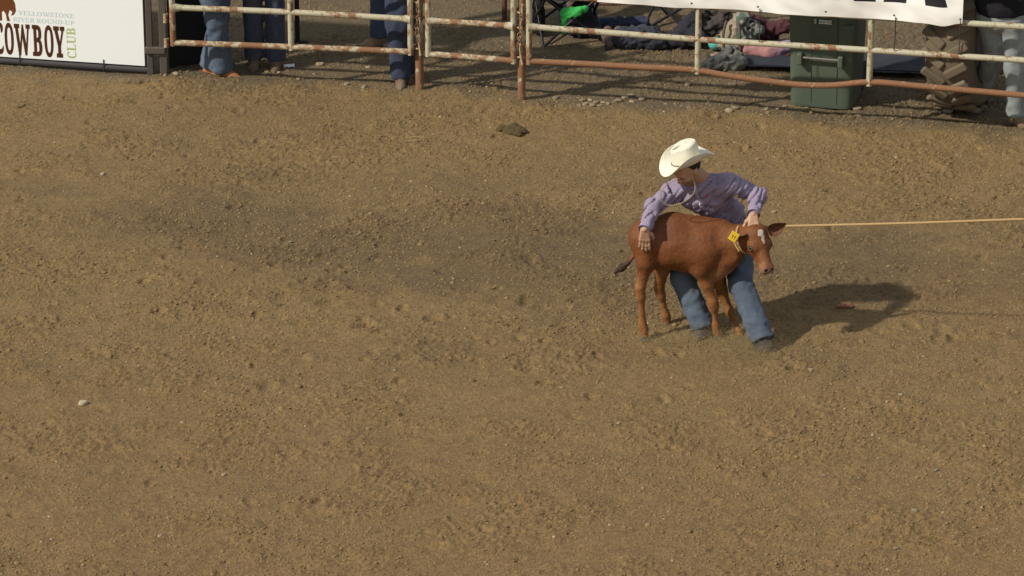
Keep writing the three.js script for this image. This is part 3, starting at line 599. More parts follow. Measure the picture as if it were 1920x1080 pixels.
// one figure: J holds the joints in metres; the body is one surface, clothes are shells over it
function person(label, J, o) {
  const t = thing('person', label, 'person');
  const c = o.cell || 0.012, sk = o.skin || [0.40, 0.235, 0.15], tone = skinTone(sk);
  const bodyB = [
    bone(J.hipL, J.kneeL, 0.075, 0.05), bone(J.hipR, J.kneeR, 0.075, 0.05), bone(J.kneeL, J.ankL, 0.05, 0.034), bone(J.kneeR, J.ankR, 0.05, 0.034), bone(J.ankL, V(J.ankL).lerp(V(J.toeL), 0.55), 0.03, 0.014), bone(J.ankR, V(J.ankR).lerp(V(J.toeR), 0.55), 0.03, 0.014),
    bone(J.hipL, J.hipR, 0.095), bone(J.pelvis, J.waist, 0.105, 0.10), bone(J.waist, J.chest, 0.095, 0.10), bone(J.chest, J.neck, 0.075, 0.055), bone(J.shL, J.shR, 0.042),
    bone(J.shL, J.elL, 0.036, 0.032), bone(J.shR, J.elR, 0.036, 0.032), bone(J.elL, J.wrL, 0.036, 0.024), bone(J.elR, J.wrR, 0.036, 0.024), bone(J.neck, J.head, 0.055, 0.05)];
  const geos = [solid(bodyB, 0.03, c, tone)];
  for (const h of o.hands) geos.push(solid(h, 0.011, o.handCell || 0.0038, tone));
  const hd = addHead(t, null, J.head, o.face, o.up || [0, 1, 0], sk, o.hair || [0.03, 0.02, 0.015], o.stubble);
  geos.push(hd.geo);
  part('body', mergeGeometries(geos), skinMat, t);
  const jw = o.legWidth || [0.105, 0.088, 0.092];
  const cuff = (k, a) => V(a).lerp(V(k), 0.02);
  const jb = [bone(J.hipL, J.kneeL, jw[0], jw[1]), bone(J.hipR, J.kneeR, jw[0], jw[1]), bone(J.kneeL, cuff(J.kneeL, J.ankL), jw[1], jw[2]), bone(J.kneeR, cuff(J.kneeR, J.ankR), jw[1], jw[2]), bone(J.hipL, J.hipR, 0.115), bone(J.pelvis, V(J.pelvis).lerp(V(J.waist), 0.6), 0.12, 0.118)];
  // the trouser legs end in flat hems
  const hem = [[J.kneeL, J.ankL], [J.kneeR, J.ankR]].map(([k, a]) => { const d = V(a).sub(V(k)).normalize(); return { p: V(a).addScaledVector(d, o.hem ?? 0.03), d, k: V(k) }; });
  const ff = o.foldF || [17, 6], fold = folds(o.fold || 0.006, ff[0], ff[1]);
  const jf0 = field(jb, 0.04);
  const jf = (x, y, z) => { let d = jf0(x, y, z) + fold(x, y, z); for (const h of hem) { const w = (x - h.p.x) * h.d.x + (y - h.p.y) * h.d.y + (z - h.p.z) * h.d.z; if (Math.hypot(x - h.p.x, y - h.p.y, z - h.p.z) < 0.17) d = Math.max(d, w); } return d; };
  part('jeans', netMesh(jf, boundsOf(jb, 0.04), c, o.jeansColour), clothMat, t);
  const sb = [bone(V(J.pelvis).lerp(V(J.waist), 0.75), J.waist, o.shirtHem || 0.125, 0.13), bone(J.waist, J.chest, 0.13, 0.14), bone(V(J.chest).lerp(V(J.shL), 0.45), V(J.chest).lerp(V(J.shR), 0.45), 0.115), bone(J.chest, J.neck, 0.11, 0.07), bone(J.shL, J.shR, 0.07), bone(J.shL, J.elL, 0.072, 0.057), bone(J.shR, J.elR, 0.072, 0.055), bone(J.elL, V(J.elL).lerp(V(J.wrL), 0.96), 0.057, o.cuff || 0.046), bone(J.elR, V(J.elR).lerp(V(J.wrR), 0.96), 0.053, o.cuff || 0.046)];
  if (o.untucked) sb.push(bone(V(J.hipL).lerp(V(J.hipR), 0.05).setY(1.06), V(J.hipR).lerp(V(J.hipL), 0.05).setY(1.06), 0.135));
  const sf0 = field(sb, 0.05), sfold = folds(o.shirtFold || 0.009, 13, 13);
  const nk = V(J.neck), nd = V(J.head).sub(nk).normalize();
  const wrs = [[J.elL, J.wrL], [J.elR, J.wrR]].map(([e, w]) => ({ p: V(w), d: V(w).sub(V(e)).normalize() }));
  const sf = (x, y, z) => {
    let d = sf0(x, y, z) + sfold(x, y, z);
    if (o.untucked) d = Math.max(d, o.untucked - y + 0.02 * noise(x * 8, 3, z * 8));
    if (o.extraFold) d += o.extraFold(x, y, z);
    const w = (x - nk.x) * nd.x + (y - nk.y) * nd.y + (z - nk.z) * nd.z;
    if (Math.hypot(x - nk.x, y - nk.y, z - nk.z) < 0.2) d = Math.max(d, w - 0.03);
    for (const q of wrs) { const u = (x - q.p.x) * q.d.x + (y - q.p.y) * q.d.y + (z - q.p.z) * q.d.z; if (Math.hypot(x - q.p.x, y - q.p.y, z - q.p.z) < 0.1) d = Math.max(d, u); }
    return d;
  };
  const shirt = part('shirt', netMesh(sf, boundsOf(sb, 0.04), o.shirtCell || c, o.shirtColour), clothMat, t);
  for (const [kn, an, to] of [[J.kneeL, J.ankL, J.toeL], [J.kneeR, J.ankR, J.toeR]]) part('boot', bootGeometry(kn, an, to, leather(o.boot)), clothMat, t);
  return { t, shirt, M: hd.M };
}

// the roper: bent over the calf, right arm down its flank, left hand on its neck
{
  const J = {
    pelvis: [1.573, 0.667, 0.500], waist: [1.554, 0.792, 0.530], chest: [1.406, 0.998, 0.640], neck: [1.311, 1.153, 0.740], head: [1.256, 1.274, 0.830],
    hipL: [1.646, 0.642, 0.520], hipR: [1.499, 0.642, 0.520], kneeL: [1.647, 0.411, 0.900], kneeR: [1.234, 0.406, 0.760], ankL: [1.808, 0.073, 1.200], ankR: [1.392, 0.051, 0.920],
    toeL: [1.934, 0.007, 1.230], toeR: [1.329, 0.041, 1.060],
    shL: [1.551, 1.136, 0.760], shR: [1.164, 1.063, 0.720], elL: [1.766, 1.030, 0.720], wrL: [1.724, 0.974, 0.950], elR: [1.014, 1.011, 0.880], wrR: [0.945, 0.908, 1.070],
  };
  const lilac = (x, y, z) => { const a = fbm(x * 7, y * 7, z * 7, 3), w = Math.sin((x + 0.35 * z) * 560) + Math.sin((y + 0.3 * z) * 560); const k = 1 + 0.10 * a + 0.05 * w; return [0.272 * k, 0.226 * k, 0.318 * k]; };
  const { t, shirt, M } = person('cowboy in a white hat, lilac shirt and jeans bending over the brown calf', J, {
    cell: 0.01, handCell: 0.0033, face: [-0.70, -0.60, 0.42], up: [0.12, 1, 0.05], stubble: true, skin: [0.45, 0.265, 0.165], hair: [0.025, 0.018, 0.014],
    hands: [handBones(J.wrL, [-0.02, -0.55, 0.45], [0.05, 0.6, 0.8], -1, [0.5, 0.55, 0.6, 0.6], 0.05, 1.0, 0.5), handBones(J.wrR, [0.0, -0.96, -0.06], [0.05, 0.05, 1], 1, [0.10, 0.12, 0.12, 0.14], 0.08, 1.0, 0.15)],
    jeansColour: jeansColour([0.068, 0.092, 0.128], 1), shirtColour: lilac, boot: [0.05, 0.047, 0.052], legWidth: [0.106, 0.086, 0.088], hem: -0.025, fold: 0.011, foldF: [12, 17], shirtFold: 0.008, cuff: 0.042, extraFold: (x, y, z) => { const n = noise((x - y * 0.9) * 15, (x + y) * 3, z * 9); return 0.021 * Math.exp(-n * n * 60) - 0.005; },
  });
  const hz = new THREE.Vector3(-0.86, -0.26, 0.42).normalize(), hx = new THREE.Vector3().crossVectors(new THREE.Vector3(0.06, 1, -0.12), hz).normalize(), hy = new THREE.Vector3().crossVectors(hz, hx);
  const hm = new THREE.Matrix4().makeBasis(hx, hy, hz).setPosition(V(J.head).addScaledVector(hy, 0.062).addScaledVector(hz, -0.008));
  hatParts(t, hm, [0.86, 0.82, 0.70]);
  // collar, button placket, cuffs and the small red emblem on the chest
  const tint = std([0.285, 0.238, 0.332], 0.9);
  const nk = V(J.neck), nd = V(J.head).sub(nk).normalize(), q = new THREE.Quaternion().setFromUnitVectors(new THREE.Vector3(0, 1, 0), nd);
  const col = new THREE.CylinderGeometry(0.068, 0.082, 0.05, 30, 3, true, 0.35, 5.6); col.rotateY(-0.9); col.applyQuaternion(q); col.translate(nk.x, nk.y + 0.012, nk.z);
  tint.side = THREE.DoubleSide; part('collar', col, tint, shirt);
  const fwd = new THREE.Vector3(-0.30, -0.30, 0.9).normalize(), rc = new THREE.Raycaster();
  const onShirt = (p, off = 0.004) => { rc.set(V(p).addScaledVector(fwd, 0.5), fwd.clone().negate()); const h = rc.intersectObject(shirt, false)[0]; return h ? h.point.addScaledVector(fwd, off) : V(p); };
  const line = [[1.312, 1.144, 0.800], [1.325, 1.086, 0.800], [1.341, 1.029, 0.800], [1.357, 0.971, 0.800], [1.378, 0.913, 0.800]].map((p) => onShirt(p, 0.002));
  const pk = tube(line, 0.013, 40, false, 8); part('placket', pk, std([0.32, 0.268, 0.365], 0.9), shirt);
  for (const p of [[1.317, 1.123, 0.800], [1.333, 1.062, 0.800], [1.349, 1.000, 0.800], [1.366, 0.942, 0.800]]) { const b = new THREE.SphereGeometry(0.0062, 10, 8); const h = onShirt(p, 0.013); b.translate(h.x, h.y, h.z); part('button', b, std([0.75, 0.72, 0.75], 0.35), shirt); }
  { const h = onShirt([1.394, 1.066, 0.800], 0.001); const e = new THREE.SphereGeometry(0.011, 12, 8); e.scale(0.8, 1.15, 0.35); e.translate(h.x, h.y, h.z); part('chest_emblem', e, std([0.5, 0.07, 0.10], 0.8), shirt, 'small red embroidered chest emblem'); }
  for (const [e, w] of [[J.elL, J.wrL], [J.elR, J.wrR]]) { const d = V(w).sub(V(e)).normalize(), c = new THREE.CylinderGeometry(0.044, 0.047, 0.062, 24, 2, true); c.applyQuaternion(new THREE.Quaternion().setFromUnitVectors(new THREE.Vector3(0, -1, 0), d)); const p = V(w).addScaledVector(d, -0.028); c.translate(p.x, p.y, p.z); part('cuff', c, tint, shirt); }
}

// bystanders behind the fence: only their legs come into the picture
function stander(label, fL, fR, turn, o) {
  const c = V(fL).add(V(fR)).multiplyScalar(0.5), f = new THREE.Vector3(Math.sin(turn), 0, Math.cos(turn)), s = new THREE.Vector3(f.z, 0, -f.x);       // s: the figure's left
  const at = (a, y, b) => c.clone().addScaledVector(s, a).addScaledVector(f, b).setY(y), lean = o.lean || 0.05;
  const L = V(fL), R = V(fR), kn = (a, h) => a.clone().lerp(h, 0.5).addScaledVector(f, 0.03).setY((a.y + 0.08 + h.y) / 2 + 0.01);
  const hs = o.hipShift || 0, up = o.raise || 0, hipL = at(0.095, 0.93, hs), hipR = at(-0.095, 0.93, hs), ank = (p) => p.clone().setY(p.y + 0.085);
  const toe = (p, k) => p.clone().addScaledVector(k || f, 0.19).setY(p.y + 0.02);
  const J = {
    pelvis: at(0, 0.96 - (o.hemDrop || 0), hs), waist: at(0, 1.1, hs + 0.01), chest: at(0, 1.32, hs + lean), neck: at(0, 1.5, hs + lean), head: at(0, 1.64, hs + lean + 0.05), hipL, hipR, kneeL: o.kneeL || kn(L, hipL), kneeR: o.kneeR || kn(R, hipR), ankL: ank(L), ankR: ank(R),
    toeL: toe(L, o.toeDirL), toeR: toe(R, o.toeDirR), shL: at(0.18, 1.43, hs + lean), shR: at(-0.18, 1.43, hs + lean), elL: at(0.27, 1.24 + up, hs + lean + 0.12), elR: at(-0.27, 1.24 + up, hs + lean + 0.12), wrL: at(0.18, 1.28 + up, hs + lean + 0.32), wrR: at(-0.18, 1.28 + up, hs + lean + 0.32),
  };
  const fw = at(0, 0, 1).sub(at(0, 0, 0));
  return person(label, J, { cell: 0.016, handCell: 0.005, face: [f.x, -0.15, f.z], hair: [0.04, 0.028, 0.02], hands: [handBones(J.wrL, fw, [0, 1, 0], -1), handBones(J.wrR, fw, [0, 1, 0], 1)], shirtCell: 0.018, fold: 0.008, hem: 0.0, legWidth: [0.1, 0.08, 0.086], ...o });
}
const plainCloth = (rgb) => (x, y, z) => { const k = 1 + 0.15 * fbm(x * 7, y * 7, z * 7, 3); return rgb.map((v) => v * k); };
stander('person in dirty blue jeans and orange boots nearest the chute wall', [-2.545, 0.000, -4.638], [-2.453, -0.000, -4.546], 0.9, { jeansColour: jeansColour([0.075, 0.105, 0.15], 1), shirtColour: plainCloth([0.16, 0.19, 0.17]), boot: [0.42, 0.17, 0.065], hem: 0.02, fold: 0.012, foldF: [9, 12], toeDirL: new THREE.Vector3(0.75, 0, 0.65), toeDirR: new THREE.Vector3(0.9, 0, 0.4), legWidth: [0.105, 0.086, 0.098] });
stander('person in dark blue jeans standing behind the middle of the left panel', [-2.005, 0.000, -4.784], [-2.188, 0.000, -4.810], -0.05, { jeansColour: jeansColour([0.05, 0.063, 0.105], 0.5), shirtColour: plainCloth([0.10, 0.1, 0.14]), boot: [0.15, 0.10, 0.065] });
stander('person in mid blue jeans with tan boots stepping behind the gate hinge', [-0.939, 0.000, -5.350], [-1.142, 0.000, -5.350], -1.1, { jeansColour: jeansColour([0.055, 0.078, 0.125], 0.4), shirtColour: plainCloth([0.3, 0.3, 0.32]), boot: [0.30, 0.20, 0.12], toeDirL: new THREE.Vector3(-0.9, 0, 0.3), toeDirR: new THREE.Vector3(-0.9, 0, 0.3) });
stander('person in navy jeans standing close beside the left gate post', [-0.892, 0.000, -4.520], [-0.933, 0.000, -4.364], -0.9, { toeDirR: new THREE.Vector3(0, 0, 1), toeDirL: new THREE.Vector3(0.1, 0, 1), jeansColour: jeansColour([0.032, 0.043, 0.078], 0.35), shirtColour: plainCloth([0.06, 0.07, 0.1]), boot: [0.14, 0.09, 0.065], hem: 0.02 });
stander('person in faded pale jeans and black shirt at the right end of the fence', [4.138, 0.000, -3.451], [3.885, 0.179, -3.750], -0.25, { shirtHem: 0.15, jeansColour: jeansColour([0.26, 0.295, 0.30], 0.7), hipShift: 0.2, untucked: 0.97, raise: 0.12, shirtColour: plainCloth([0.008, 0.008, 0.012]), boot: [0.22, 0.15, 0.09], toeDirR: new THREE.Vector3(-0.7, -0.1, 0.6), toeDirL: new THREE.Vector3(0.5, 0, 0.7), fold: 0.009, foldF: [13, 9], kneeR: [3.925, 0.612, -3.480] });

// ---------------------------------------------------------------- the calf
{
  const t = thing('calf', 'reddish brown calf with a white blaze and yellow ear tag held by the cowboy', 'calf');
  const zc = 0.865;
  const poll = [1.736, 0.842, 1.000], muz = [1.813, 0.628, 1.140], B = [
    // trunk: rump, loin, barrel, chest, withers, brisket
    bone([0.980, 0.758, 0.865], [1.156, 0.733, 0.865], 0.150, 0.170), bone([1.156, 0.717, 0.865], [1.371, 0.683, 0.865], 0.190, 0.198), bone([1.371, 0.685, 0.868], [1.501, 0.665, 0.880], 0.196, 0.150),
    bone([0.979, 0.832, 0.865], [1.147, 0.849, 0.865], 0.070, 0.095), bone([1.147, 0.849, 0.865], [1.498, 0.820, 0.875], 0.095, 0.085),
    bone([1.426, 0.586, 0.890], [1.507, 0.619, 0.930], 0.125, 0.095), bone([1.462, 0.536, 0.950], [1.596, 0.665, 0.980], 0.078, 0.056),
    // neck
    bone([1.473, 0.725, 0.885], [1.633, 0.768, 0.950], 0.128, 0.094), bone([1.633, 0.768, 0.950], poll, 0.094, 0.078), bone([1.499, 0.789, 0.880], [1.670, 0.826, 0.950], 0.07, 0.062),
    // thighs and hind legs: stifle forward, hock back
    bone([0.970, 0.760, 0.930], [0.964, 0.611, 0.950], 0.1050, 0.0740), bone([0.964, 0.611, 0.950], [0.920, 0.410, 0.965], 0.0640, 0.0333), bone([0.920, 0.410, 0.965], [0.928, 0.343, 0.965], 0.0324, 0.0297), bone([0.928, 0.343, 0.965], [0.942, 0.125, 0.965], 0.0261, 0.0216), bone([0.942, 0.125, 0.965], [0.951, 0.085, 0.968], 0.0270, 0.0261), bone([0.951, 0.085, 0.968], [0.959, 0.035, 0.980], 0.0225, 0.0252),
    bone([1.021, 0.694, 0.800], [1.086, 0.500, 0.765], 0.1000, 0.0700), bone([1.086, 0.500, 0.765], [1.068, 0.301, 0.710], 0.0620, 0.0324), bone([1.068, 0.301, 0.710], [1.080, 0.247, 0.710], 0.0333, 0.0306), bone([1.080, 0.247, 0.710], [1.122, 0.078, 0.700], 0.0261, 0.0216), bone([1.122, 0.078, 0.700], [1.134, 0.029, 0.705], 0.0261, 0.0234),
    // shoulder and fore legs
    bone([1.390, 0.698, 0.960], [1.361, 0.576, 0.985], 0.0980, 0.0740), bone([1.361, 0.576, 0.985], [1.401, 0.451, 0.985], 0.0680, 0.0432), bone([1.401, 0.451, 0.985], [1.446, 0.310, 0.985], 0.0396, 0.0315), bone([1.446, 0.310, 0.985], [1.454, 0.267, 0.983], 0.0333, 0.0297), bone([1.454, 0.267, 0.983], [1.469, 0.123, 0.978], 0.0234, 0.0216), bone([1.469, 0.123, 0.978], [1.477, 0.082, 0.980], 0.0261, 0.0234), bone([1.477, 0.082, 0.980], [1.489, 0.044, 0.990], 0.0216, 0.0243),
    bone([1.477, 0.473, 0.820], [1.519, 0.312, 0.815], 0.0620, 0.0378), bone([1.519, 0.312, 0.815], [1.574, 0.176, 0.850], 0.0360, 0.0306), bone([1.574, 0.176, 0.850], [1.639, 0.055, 0.920], 0.0243, 0.0207), bone([1.639, 0.055, 0.920], [1.657, 0.018, 0.950], 0.0252, 0.0243),
    // tail
    bone([0.936, 0.849, 0.865], [0.900, 0.754, 0.855], 0.032, 0.022), bone([0.900, 0.754, 0.855], [0.890, 0.627, 0.850], 0.020, 0.014), bone([0.890, 0.627, 0.850], [0.837, 0.561, 0.850], 0.013, 0.012),
  ];
  const P = V(poll), Mz = V(muz), ax = Mz.clone().sub(P).normalize(), side = new THREE.Vector3().crossVectors(new THREE.Vector3(0, 1, 0), ax).normalize(), fr = new THREE.Vector3().crossVectors(ax, side).normalize();      // fr: out of the forehead, side: the calf's left
  const L = P.distanceTo(Mz), hp = (a, s, f) => P.clone().addScaledVector(ax, a * L).addScaledVector(side, s).addScaledVector(fr, f);
  const HB = [
    bone(hp(-0.02, 0.03, 0.0), hp(0.32, 0.038, 0.008), 0.058, 0.054), bone(hp(-0.02, -0.03, 0.0), hp(0.32, -0.038, 0.008), 0.058, 0.054), bone(hp(0.1, 0, 0.02), hp(0.92, 0, 0.012), 0.062, 0.040),
    bone(hp(0.2, 0, -0.055), hp(0.86, 0, -0.028), 0.056, 0.034), bone(hp(0.18, 0.04, -0.05), hp(0.42, 0.03, -0.045), 0.042, 0.034), bone(hp(0.18, -0.04, -0.05), hp(0.42, -0.03, -0.045), 0.042, 0.034),
    bone(hp(0.98, 0.017, 0.0), hp(0.98, -0.017, 0.0), 0.040, 0.040), bone(hp(0.94, 0, -0.035), hp(1.0, 0, -0.038), 0.027, 0.024),
    bone(hp(0.30, 0.058, 0.03), hp(0.38, 0.055, 0.026), 0.022), bone(hp(0.30, -0.058, 0.03), hp(0.38, -0.055, 0.026), 0.022), bone(hp(0.0, 0.03, 0.015), hp(0.0, -0.03, 0.015), 0.045),
  ];
  const hf0 = field(HB, 0.03);
  const nostril = [hp(1.06, 0.024, 0.034), hp(1.06, -0.024, 0.034)];
  const headF = (x, y, z) => { let d = hf0(x, y, z); for (const n of nostril) d = -smin(-d, Math.hypot(x - n.x, y - n.y, z - n.z) - 0.009, 0.006); return d; };
  const inHead = (x, y, z) => { const v = new THREE.Vector3(x, y, z).sub(P); return [v.dot(ax) / L, v.dot(side), v.dot(fr)]; };
  const coat = (x, y, z, nx, ny, nz) => {
    const streak = noise(x * 26, y * 70, z * 26), big = fbm(x * 5, y * 5, z * 5, 3);
    let c = mix([0.205, 0.066, 0.0125], [0.155, 0.048, 0.010], smooth(-0.1, 0.4, big));
    c = mix(c, [0.31, 0.132, 0.036], smooth(0.60, 0.34, y + 0.14 * big) * 0.85);                           // paler legs
    const [a, s, f] = inHead(x, y, z);
    const bel = smooth(0.05, -0.2, x - 1.4) * smooth(0.52, 0.47, y) * smooth(1.02, 0.98, z + 0.0); if (y > 0.42) c = mix(c, [0.36, 0.19, 0.09], 0.35 * bel);
    const br = Math.hypot(x - 1.50, (y - 0.52) * 1.2, z - 0.99); c = mix(c, [0.33, 0.16, 0.065], 0.75 * smooth(0.13, 0.05, br));      // fawn brisket
    if (a > -0.3 && a < 1.4 && Math.hypot(s, f) < 0.14) {
      c = mix(c, [0.30, 0.125, 0.045], 0.8 * smooth(0.5, 0.95, a));
      if (a > 0.88 && f < 0.05) c = mix(c, [0.30, 0.18, 0.13], smooth(0.93, 1.04, a));
      const bl = Math.min(Math.hypot((s + 0.006) / 0.022, (a - 0.05) / 0.10), Math.hypot((s - 0.004) / 0.013, (a - 0.2) / 0.16)) - 1 + 0.5 * noise(x * 60, y * 60, z * 60);
      if (f > 0.02 && a > -0.08 && a < 0.40 && bl < 0) c = [0.66, 0.61, 0.52];
      for (const n of nostril) if (Math.hypot(x - n.x, y - n.y, z - n.z) < 0.013) c = [0.03, 0.018, 0.015];
    }
    const k = 1 + 0.14 * streak;
    return c.map((v) => v * k * 1.16);
  };
  const bf = field(B, 0.036);
  const hair3 = (x, y, z) => 0.0022 * noise(x * 32, y * 60, z * 32) + 0.0035 * noise(x * 11, y * 11, z * 11);
  const whole = (x, y, z) => smin(bf(x, y, z), hf0(x, y, z), 0.04) + hair3(x, y, z);
  // trunk and legs on a coarse grid, the head on a fine one; they meet inside the neck
  const cut = hp(-0.22, 0, 0), trunk = (x, y, z) => Math.max(smin(bf(x, y, z), 1e3, 0.001) + hair3(x, y, z), -9);
  const bodyGeo = netMesh(trunk, boundsOf(B, 0.05), 0.0085, coat);
  const headGeo = netMesh((x, y, z) => smin(headF(x, y, z), Math.max(bf(x, y, z), 0.0), 0.03) + 0.4 * hair3(x, y, z), boundsOf(HB, 0.03), 0.0042, coat);
  const strandN = (u, v, fu, fv, q) => { const A = u * 2 * Math.PI, B = v * 2 * Math.PI, a = fu / 8.5, b = fv / 8.5; return n4(Math.cos(A) * a + q, Math.sin(A) * a, Math.cos(B) * b + q, Math.sin(B) * b); };
  const hairs = dataTex(512, (u, v) => { const k = 0.84 + 0.13 * strandN(u, v, 60, 24, 3) + 0.12 * strandN(u, v, 130, 40, 7) + 0.07 * strandN(u, v, 14, 10, 11); return [k, k * 0.985, k * 0.96]; }); hairs.repeat.set(3, 3);
  const hide = new THREE.MeshPhysicalMaterial({ vertexColors: true, map: hairs, roughness: 0.72, sheen: 0.4, sheenRoughness: 0.5, sheenColor: C([0.35, 0.2, 0.1]), bumpMap: hairs, bumpScale: 0.0014 });
  part('body', mergeGeometries([bodyGeo, headGeo]), hide, t);
  const dark = std([0.02, 0.014, 0.011], 0.18);
  for (const s of [1, -1]) {
    const e = new THREE.SphereGeometry(0.0165, 18, 12), p = hp(0.36, s * 0.082, 0.024); e.translate(p.x, p.y, p.z); part('eye', e, dark, t);
    const lid = new THREE.TorusGeometry(0.0185, 0.0052, 8, 20); lid.applyQuaternion(new THREE.Quaternion().setFromUnitVectors(new THREE.Vector3(0, 0, 1), side.clone().multiplyScalar(s).addScaledVector(fr, 0.35).normalize())); const q = hp(0.36, s * 0.088, 0.026); lid.translate(q.x, q.y, q.z); part('eyelid', lid, std([0.11, 0.045, 0.022], 0.7), t);
  }
  // ears: cupped leaves
  const ear = (base, tip, open, w) => {
    const b = V(base), d = V(tip).sub(b), len = d.length(), u = d.clone().normalize(), n = V(open).sub(u.clone().multiplyScalar(V(open).dot(u))).normalize(), s = new THREE.Vector3().crossVectors(n, u), pos = [], idx = [], N = 14, K = 12;
    for (const off of [0.004, -0.004]) for (let i = 0; i <= N; i++) for (let j = 0; j <= K; j++) {
      const a = i / N, c = j / K * 2 - 1, h = w * Math.pow(Math.sin(Math.PI * Math.pow(a * 0.96 + 0.04, 0.75)), 0.8) * (1 - 0.25 * a) + 0.012 * (1 - a), p = b.clone().addScaledVector(u, a * len).addScaledVector(s, c * h).addScaledVector(n, c * c * h * 0.75 - 0.3 * h + off - 0.012 * a * a);
      pos.push(p.x, p.y, p.z);
    }
    const S = (N + 1) * (K + 1);
    for (let i = 0; i < N; i++) for (let j = 0; j < K; j++) { const a = i * (K + 1) + j; idx.push(a, a + 1, a + K + 1, a + 1, a + K + 2, a + K + 1, S + a, S + a + K + 1, S + a + 1, S + a + 1, S + a + K + 1, S + a + K + 2); }
    for (let i = 0; i < N; i++) for (const j of [0, K]) { const a = i * (K + 1) + j; idx.push(a, a + K + 1, S + a, S + a, a + K + 1, S + a + K + 1); }
    const g = new THREE.BufferGeometry(); g.setAttribute('position', new THREE.Float32BufferAttribute(pos, 3)); g.setIndex(idx);
    return finish(g, (x, y, z, nx, ny, nz) => { const inner = nx * n.x + ny * n.y + nz * n.z > 0; return inner ? [0.24, 0.11, 0.055] : [0.16, 0.052, 0.014]; });
  };
  hide.side = THREE.DoubleSide;
  part('ear', ear([1.827, 0.867, 1.000], [1.959, 0.916, 0.990], [0.35, 0.1, 0.9], 0.046), hide, t);
  part('ear', ear([1.669, 0.854, 1.040], [1.572, 0.830, 1.080], [0.1, -0.6, 0.75], 0.046), hide, t);
  // hooves: cloven, two claws each
  for (const [p, d] of [[[0.959, 0.025, 0.985], [0.5, 0, 0.8]], [[1.138, 0.010, 0.710], [0.7, -0.5, 0.3]], [[1.493, 0.034, 0.995], [0.6, 0, 0.6]], [[1.661, 0.008, 0.955], [0.7, 0, 0.5]]]) {
    const f = new THREE.Vector3(...d).normalize(), s = new THREE.Vector3(f.z, 0, -f.x), o = V(p), hb = [];
    for (const k of [1, -1]) hb.push(bone(o.clone().addScaledVector(s, k * 0.013).addScaledVector(f, -0.004), o.clone().addScaledVector(s, k * 0.013).addScaledVector(f, 0.028).add(new THREE.Vector3(0, -0.012, 0)), 0.021, 0.015));
    part('hoof', solid(hb, 0.006, 0.005, (x, y, z) => { const k = 1 + 0.3 * noise(x * 60, y * 60, z * 60); return [0.085 * k, 0.065 * k, 0.045 * k]; }), clothMat, t);
  }
  // dark switch of the tail
  part('tail_switch', solid([bone([0.844, 0.565, 0.850], [0.795, 0.524, 0.850], 0.017, 0.026), bone([0.795, 0.524, 0.850], [0.742, 0.482, 0.850], 0.026, 0.011)], 0.02, 0.006, (x, y, z) => { const k = 1 + 0.5 * noise(x * 90, y * 30, z * 90); return [0.055 * k, 0.022 * k, 0.009 * k]; }, (x, y, z) => 0.006 * noise(x * 60, y * 45, z * 60)), hide, t);
  // yellow tag
  {
    const num = canvasTex(128, 128, (g) => { g.fillStyle = '#d2ac1e'; g.fillRect(0, 0, 128, 128); g.fillStyle = '#17150e'; g.font = 'bold 82px sans-serif'; g.textAlign = 'center'; g.fillText('11', 66, 96); });
    const tag = new THREE.Group(); tag.name = 'ear_tag'; tag.userData.label = 'yellow ear tag with black number';
    const o = V([1.578, 0.865, 1.105]); tag.position.copy(o); tag.rotation.set(-0.25, -0.1, -0.55);
    const plate = part('plate', box(0.062, 0.070, 0.006, 0, 0, 0, 0.014), std([0.62, 0.42, 0.03], 0.5), tag);
    const face = new THREE.PlaneGeometry(0.050, 0.057); face.translate(0, -0.002, 0.0042); part('number', face, new THREE.MeshStandardMaterial({ map: num, roughness: 0.45 }), tag);
    part('stem', tube([[0.02, -0.03, 0.002], [0.05, -0.05, 0.0], [0.075, -0.062, 0.0], [0.085, -0.066, 0.0]], 0.0045, 14, false, 8), std([0.55, 0.42, 0.12], 0.6), tag);
    t.add(tag);
  }
  // strand of slaver at the mouth
  { const p = hp(0.98, 0.042, -0.035); part('slaver', tube([p.clone(), p.clone().add(new THREE.Vector3(-0.004, -0.02, 0.004)), p.clone().add(new THREE.Vector3(0.002, -0.045, 0.006))], 0.004, 8, false, 6), new THREE.MeshPhysicalMaterial({ color: C([0.8, 0.78, 0.7]), roughness: 0.15, transmission: 0.5, thickness: 0.01 }), t); }
}

// ---------------------------------------------------------------- ropes
const strand = dataTex(128, (u, v) => { const k = 0.8 + 0.25 * Math.sin((u * 8 + v) * 2 * Math.PI); return [k, k * 0.97, k * 0.9]; });
strand.repeat.set(9, 30);
{
  const t = thing('lariat', 'taut tan lariat running from the calf\'s neck to the right edge', 'rope');
  const m = new THREE.MeshStandardMaterial({ color: C([0.72, 0.50, 0.26]), map: strand, roughness: 0.8 });
  part('line', tube([[1.688, 0.851, 0.900], [1.830, 0.871, 0.930], [1.960, 0.875, 0.930], [2.812, 0.934, 1.020], [3.635, 0.998, 1.100], [5.041, 1.115, 1.260]], 0.0095, 120, false, 8), m, t);
  const c = V([1.651, 0.787, 0.965]), ax = V([1.722, 0.822, 0.990]).sub(V([1.566, 0.756, 0.930])).normalize(), q = new THREE.Quaternion().setFromUnitVectors(new THREE.Vector3(0, 0, 1), ax), loop = [];
  for (let i = 0; i < 24; i++) { const a = i / 24 * Math.PI * 2; loop.push(new THREE.Vector3(Math.cos(a) * 0.1, Math.sin(a) * 0.1, 0).applyQuaternion(q).add(c)); }
  part('noose', tube(loop, 0.008, 60, true, 8), m, t);
}
